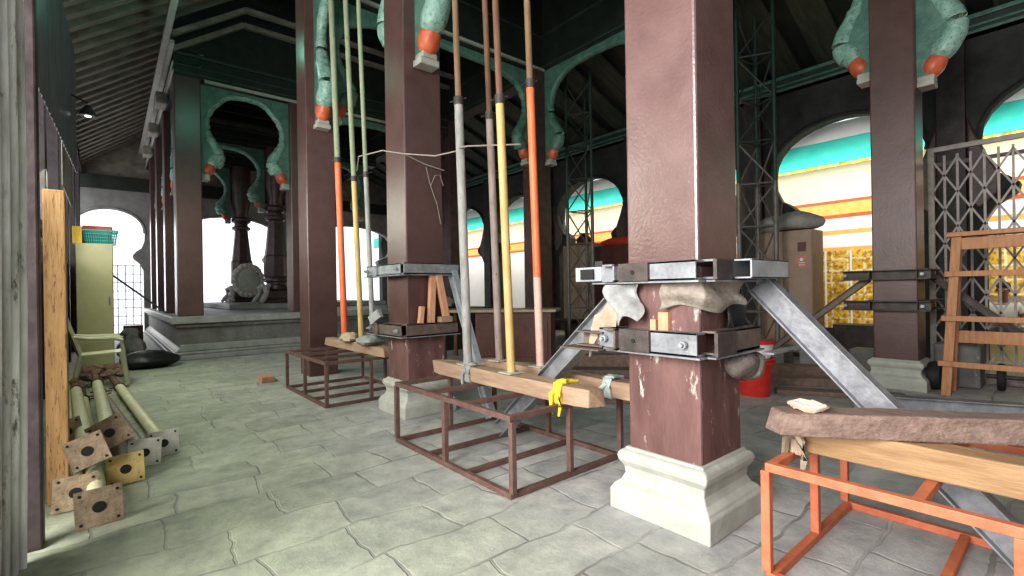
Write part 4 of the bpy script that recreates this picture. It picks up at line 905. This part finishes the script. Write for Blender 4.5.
# machine and wheel behind the trestle
solo('machine_box', MB().box(7.75, 8.15, .78, 1.2, .0, .52), 'dark_stone', 'dark greenish box standing behind the wooden trestle', 'box', (7.95, 1.0, 0), bev=.03)
t = thing('cart_wheel', 'small black wheel with axle on the floor behind the trestle', 'wheel', (7.85, .62, 0))
MB().lathe((7.85, .62, .16), [(.10, -.03), (.15, -.03), (.16, 0), (.15, .03), (.10, .03)], 24, axis='Y').build('tyre', 'rubber', t, smooth=True)
MB().lathe((7.85, .62, .16), [(.10, -.015), (.10, .015)], 20, axis='Y').build('rim', 'steel_dark', t)
MB().tube((7.85, .75, .16), (7.85, .40, .16), .025, 10).lathe((7.85, .42, .16), [(.05, -.02), (.05, .02)], 12, axis='Y').build('axle', 'steel_dark', t)
solo('spare_wheel', MB().lathe((7.42, 1.14, .17), [(.09, -.05), (.15, -.06), (.17, 0), (.15, .05), (.09, .04)], 24, axis='Y'), 'rubber', 'black tyre leaning against the right column base', 'wheel', (7.42, 1.14, 0), smooth=True)

# ------------------------------------------------------------------ shrine front across the courtyard
SX = 12.3
def band(n, z0, z1, m, x=SX, d=.25, y0=-9, y1=26):
    return struct(n, MB().box(x, x + d, y0, y1, z0, z1), m)
wo = struct('wall_shrine', MB().box(SX + .1, SX + .4, -9, 26, -.1, 4.2), 'shop_cream')
MB().box(SX - .7, SX + .5, -9, 26, 4.17, 4.27).build('eave_slab', 'shop_turquoise', wo)
MB().box(SX - .72, SX - .66, -9, 26, 3.78, 4.26).build('eave_fascia', 'shop_turquoise', wo)
MB().box(SX - .70, SX + .1, -9, 26, 4.27, 4.62).build('parapet', 'shop_white', wo)
MB().box(SX - .71, SX - .65, -9, 26, 3.72, 3.77).build('eave_lip', 'gold', wo)
MB().box(SX + .04, SX + .11, -9, 26, 3.06, 3.12).build('red_band', 'shop_red', wo)
MB().box(SX + .05, SX + .11, -9, 26, 2.80, 3.06).build('orange_band', 'shop_orange', wo)
MB().box(SX + .05, SX + .11, -9, 26, 2.72, 2.79).build('red_line', 'shop_red', wo)
for z0, z1, m in ((2.46, 2.72, 'shop_white'), (2.36, 2.46, 'shop_orange'), (2.08, 2.36, 'shop_white'), (2.0, 2.08, 'shop_orange')):
    MB().box(SX + .04, SX + .12, -9, 26, z0, z1).build('shelf_band', m, wo)
MB().box(SX + .02, SX + .12, 1.2, 7, .3, 2.0).build('gilded_panel', 'gold', wo)
MB().box(SX + .02, SX + .12, -9, 1.2, 1.0, 2.0).build('gilded_panel', 'gold', wo)
MB().box(SX + .02, SX + .12, 7, 26, .3, 2.7).build('white_panel', 'shop_white', wo)
MB().box(SX - .0, SX + .12, -9, 26, .0, .3).build('dark_plinth', 'post_dark', wo)
for i in range(12):
    y = 1.3 + i * .48
    MB().box(SX - .02, SX + .03, y, y + .03, .3, 2.0).build('glazing_bar', 'shop_white', wo)
# offerings of flowers
for i, (y, z, x) in enumerate(((9.6, 1.7, 11.9), (10.45, 2.0, 11.9), (11.3, 1.6, 11.9), (8.8, 1.5, 11.9), (-.22, .5, 11.2), (.22, .42, 11.15))):
    solo('flower_garland', MB().blob((x, y, z * .5 if i < 4 else .46), .28 if i < 4 else .15, .34 if i < 4 else .18, z * .5 if i < 4 else .15, 18, 10, .25 if i < 4 else .12), 'flowers', ['flower heap seen through the middle arch, left of the almirah', 'tall flower heap seen through the middle arch beyond the dark column', 'flower heap seen left of the dark column', 'low flower heap beside the light brown almirah', 'flower heap in front of the seated person', 'small flower heap left of the seated person'][i], 'flowers', (x, y, 0 if i < 4 else .3), smooth=True)

# seated person behind the gate
px, py, pz = 11.5, .87, .32
solo('low_platform', MB().box(10.95, 12.2, -1.2, 1.6, -.02, .30), 'yellow_floor', 'low yellow platform on which the person sits behind the gate', 'platform', (11.4, .2, -.02), bev=.01)
def skin_body(name, joints, edges, m, parent, lev=2):
    me = bpy.data.meshes.new(name); me.from_pydata([V(j[:3]) - V(ORG[parent.name]) for j in joints], edges, [])
    o = bpy.data.objects.new(name, me); COL.objects.link(o); o.parent = parent; ORG[o.name] = ORG[parent.name]
    sk = o.modifiers.new('skin', 'SKIN'); ss = o.modifiers.new('sub', 'SUBSURF'); ss.levels = lev; ss.render_levels = lev
    for i, j in enumerate(joints): me.skin_vertices[0].data[i].radius = (j[3], j[4] if len(j) > 4 else j[3])
    me.skin_vertices[0].data[0].use_root = True
    me.materials.append(M[m]); sk.use_smooth_shade = True
    return o
t = thing('person', 'seated person in a white shirt behind the folding gate', 'person', (px, py, pz))
fx = -1   # faces the hall
J = [(px, py, pz + .12, .15, .17), (px, py, pz + .30, .13, .16), (px - .02, py, pz + .48, .13, .18), (px - .02, py, pz + .58, .07, .08), (px - .03, py, pz + .66, .05), (px - .04, py, pz + .74, .078, .072), (px - .035, py, pz + .84, .085, .078), (px - .03, py, pz + .90, .05),
     (px - .02, py + .19, pz + .53, .06), (px - .10, py + .26, pz + .30, .045), (px - .32, py + .14, pz + .20, .034), (px - .02, py - .19, pz + .53, .06), (px - .10, py - .26, pz + .30, .045), (px - .32, py - .12, pz + .20, .034),
     (px - .10, py + .14, pz + .10, .09), (px - .36, py + .34, pz + .12, .075), (px - .42, py + .02, pz + .06, .05), (px - .10, py - .14, pz + .10, .09), (px - .36, py - .34, pz + .12, .075), (px - .46, py - .06, pz + .06, .05)]
E = [(0, 1), (1, 2), (2, 3), (3, 4), (4, 5), (5, 6), (6, 7), (2, 8), (8, 9), (9, 10), (2, 11), (11, 12), (12, 13), (0, 14), (14, 15), (15, 16), (0, 17), (17, 18), (18, 19)]
body = skin_body('body', J, E, 'skin', t)
S = [(px, py, pz + .14, .165, .185), (px, py, pz + .30, .148, .178), (px - .02, py, pz + .47, .148, .198), (px - .02, py, pz + .575, .085, .10), (px - .02, py + .20, pz + .53, .078), (px - .07, py + .24, pz + .38, .066), (px - .02, py - .20, pz + .53, .078), (px - .07, py - .24, pz + .38, .066)]
skin_body('shirt', S, [(0, 1), (1, 2), (2, 3), (2, 4), (4, 5), (2, 6), (6, 7)], 'shirt_white', t)
T = [(px, py, pz + .12, .16, .18), (px - .10, py + .15, pz + .105, .105), (px - .36, py + .34, pz + .11, .088), (px - .38, py + .06, pz + .075, .068), (px - .10, py - .15, pz + .105, .105), (px - .36, py - .34, pz + .11, .088), (px - .42, py - .10, pz + .075, .068)]
skin_body('trousers', T, [(0, 1), (1, 2), (2, 3), (0, 4), (4, 5), (5, 6)], 'trousers_dark', t)
MB().blob((px - .015, py, pz + .865), .098, .090, .082, 18, 10, .05, flat=-.02).blob((px + .03, py, pz + .82), .065, .085, .09, 16, 8, .05).build('hair', 'hair_black', t, smooth=True)
MB().blob((px - .115, py, pz + .785), .022, .016, .03, 10, 8).build('nose', 'skin', t, smooth=True)
for s in (-1, 1):
    MB().blob((px - .105, py + s * .032, pz + .815), .012, .015, .009, 8, 6).build('eye', 'eye_white', t, smooth=True)
    MB().path([(px - .112, py + s * .015, pz + .838), (px - .108, py + s * .05, pz + .838)], .006, 6).build('eyebrow', 'hair_black', t)
    MB().blob((px - .03, py + s * .085, pz + .80), .02, .01, .03, 8, 6).build('ear', 'skin', t, smooth=True)
    h = MB(); hx, hy, hz_ = px - .33, py + s * .13, pz + .20
    h.blob((hx - .03, hy, hz_), .05, .04, .02, 10, 6)
    for k in range(4): h.path([(hx - .06, hy + (k - 1.5) * .019, hz_), (hx - .10, hy + (k - 1.5) * .021, hz_ - .005), (hx - .125 + .008 * abs(k - 1.5), hy + (k - 1.5) * .021, hz_ - .03)], [.010, .009, .007], 6)
    h.path([(hx - .02, hy - s * .03, hz_), (hx - .05, hy - s * .055, hz_ - .005), (hx - .075, hy - s * .055, hz_ - .015)], [.012, .010, .008], 6)
    h.build('hand', 'skin', t, smooth=True)
MB().blob((px - .112, py, pz + .752), .008, .026, .008, 10, 6).build('mouth', 'lip', t, smooth=True)
MB().path([(px - .115, py - .03, pz + .765), (px - .122, py, pz + .770), (px - .115, py + .03, pz + .765)], .006, 6).build('moustache', 'hair_black', t)

# ------------------------------------------------------------------ light
w = bpy.data.worlds.new('sky'); SC.world = w; w.use_nodes = True
bg = w.node_tree.nodes['Background']; bg.inputs['Color'].default_value = (.92, .96, 1, 1); bg.inputs['Strength'].default_value = 1.5
def area(name, loc, target, size, power, color=(1, 1, 1), sy=None):
    l = bpy.data.lights.new(name, 'AREA'); l.energy = power; l.color = color; l.size = size
    if sy: l.shape = 'RECTANGLE'; l.size_y = sy
    o = bpy.data.objects.new(name, l); COL.objects.link(o); o.location = loc
    o.rotation_euler = (V(target) - V(loc)).to_track_quat('-Z', 'Y').to_euler(); return o
area('open_left_light', (-3.6, .9, 2.8), (2.4, 3.2, 1.0), 3.5, 850, (1, .98, .95), 3)
area('front_fill_light', (4.5, -5.6, 3.2), (3.0, 4, .8), 4, 30, (1, .98, .96), 3)  # fill light added inside the closed front end, no opening there
area('court_light', (10.92, 6, 3.55), (12.4, 6, 2.5), 28, 480, (1, .95, .88), .5)
area('left_gap_light', (-.9, 7.0, 2.7), (2.2, 6.5, .0), 6, 190, (.93, 1, .80), 1.2)
area('end_arch_light', (.0, 20.2, 2.2), (1, 10, 1), 1.4, 60, (1, 1, 1), 3)
def point(name, loc, p, c, r=.15):
    l = bpy.data.lights.new(name, 'POINT'); l.energy = p; l.color = c; l.shadow_soft_size = r
    o = bpy.data.objects.new(name, l); COL.objects.link(o); o.location = loc
G = (.35, 1, .75)
point('green_lamp', (1.55, 3.2, 5.2), 26, G); point('green_lamp', (1.5, 8.6, 5.4), 26, G); point('green_lamp', (5.6, 3.0, 5.6), 20, G); point('green_lamp', (5.0, 6.2, 5.6), 9, G)

# ------------------------------------------------------------------ camera
cam = bpy.data.cameras.new('camera'); co = bpy.data.objects.new('camera', cam); COL.objects.link(co)
cam.sensor_width = 36; cam.lens = 480 / 1024 * 36; cam.clip_start = .05
yaw, th = math.radians(40), math.radians(.9)
F = V((math.sin(yaw), math.cos(yaw), 0)); R = V((math.cos(yaw), -math.sin(yaw), 0)); U = V((0, 0, 1))
R2 = R * math.cos(th) - U * math.sin(th) * -1 * -1; U2 = U * math.cos(th) + R * math.sin(th)
co.matrix_world = Matrix(((R2.x, U2.x, -F.x, 0), (R2.y, U2.y, -F.y, 0), (R2.z, U2.z, -F.z, 1.25), (0, 0, 0, 1)))
cam.shift_y = 2 / 1024
SC.camera = co
SC.view_settings.view_transform = 'Standard'
SC.view_settings.look = 'Medium High Contrast'
SC.view_settings.exposure = -.16
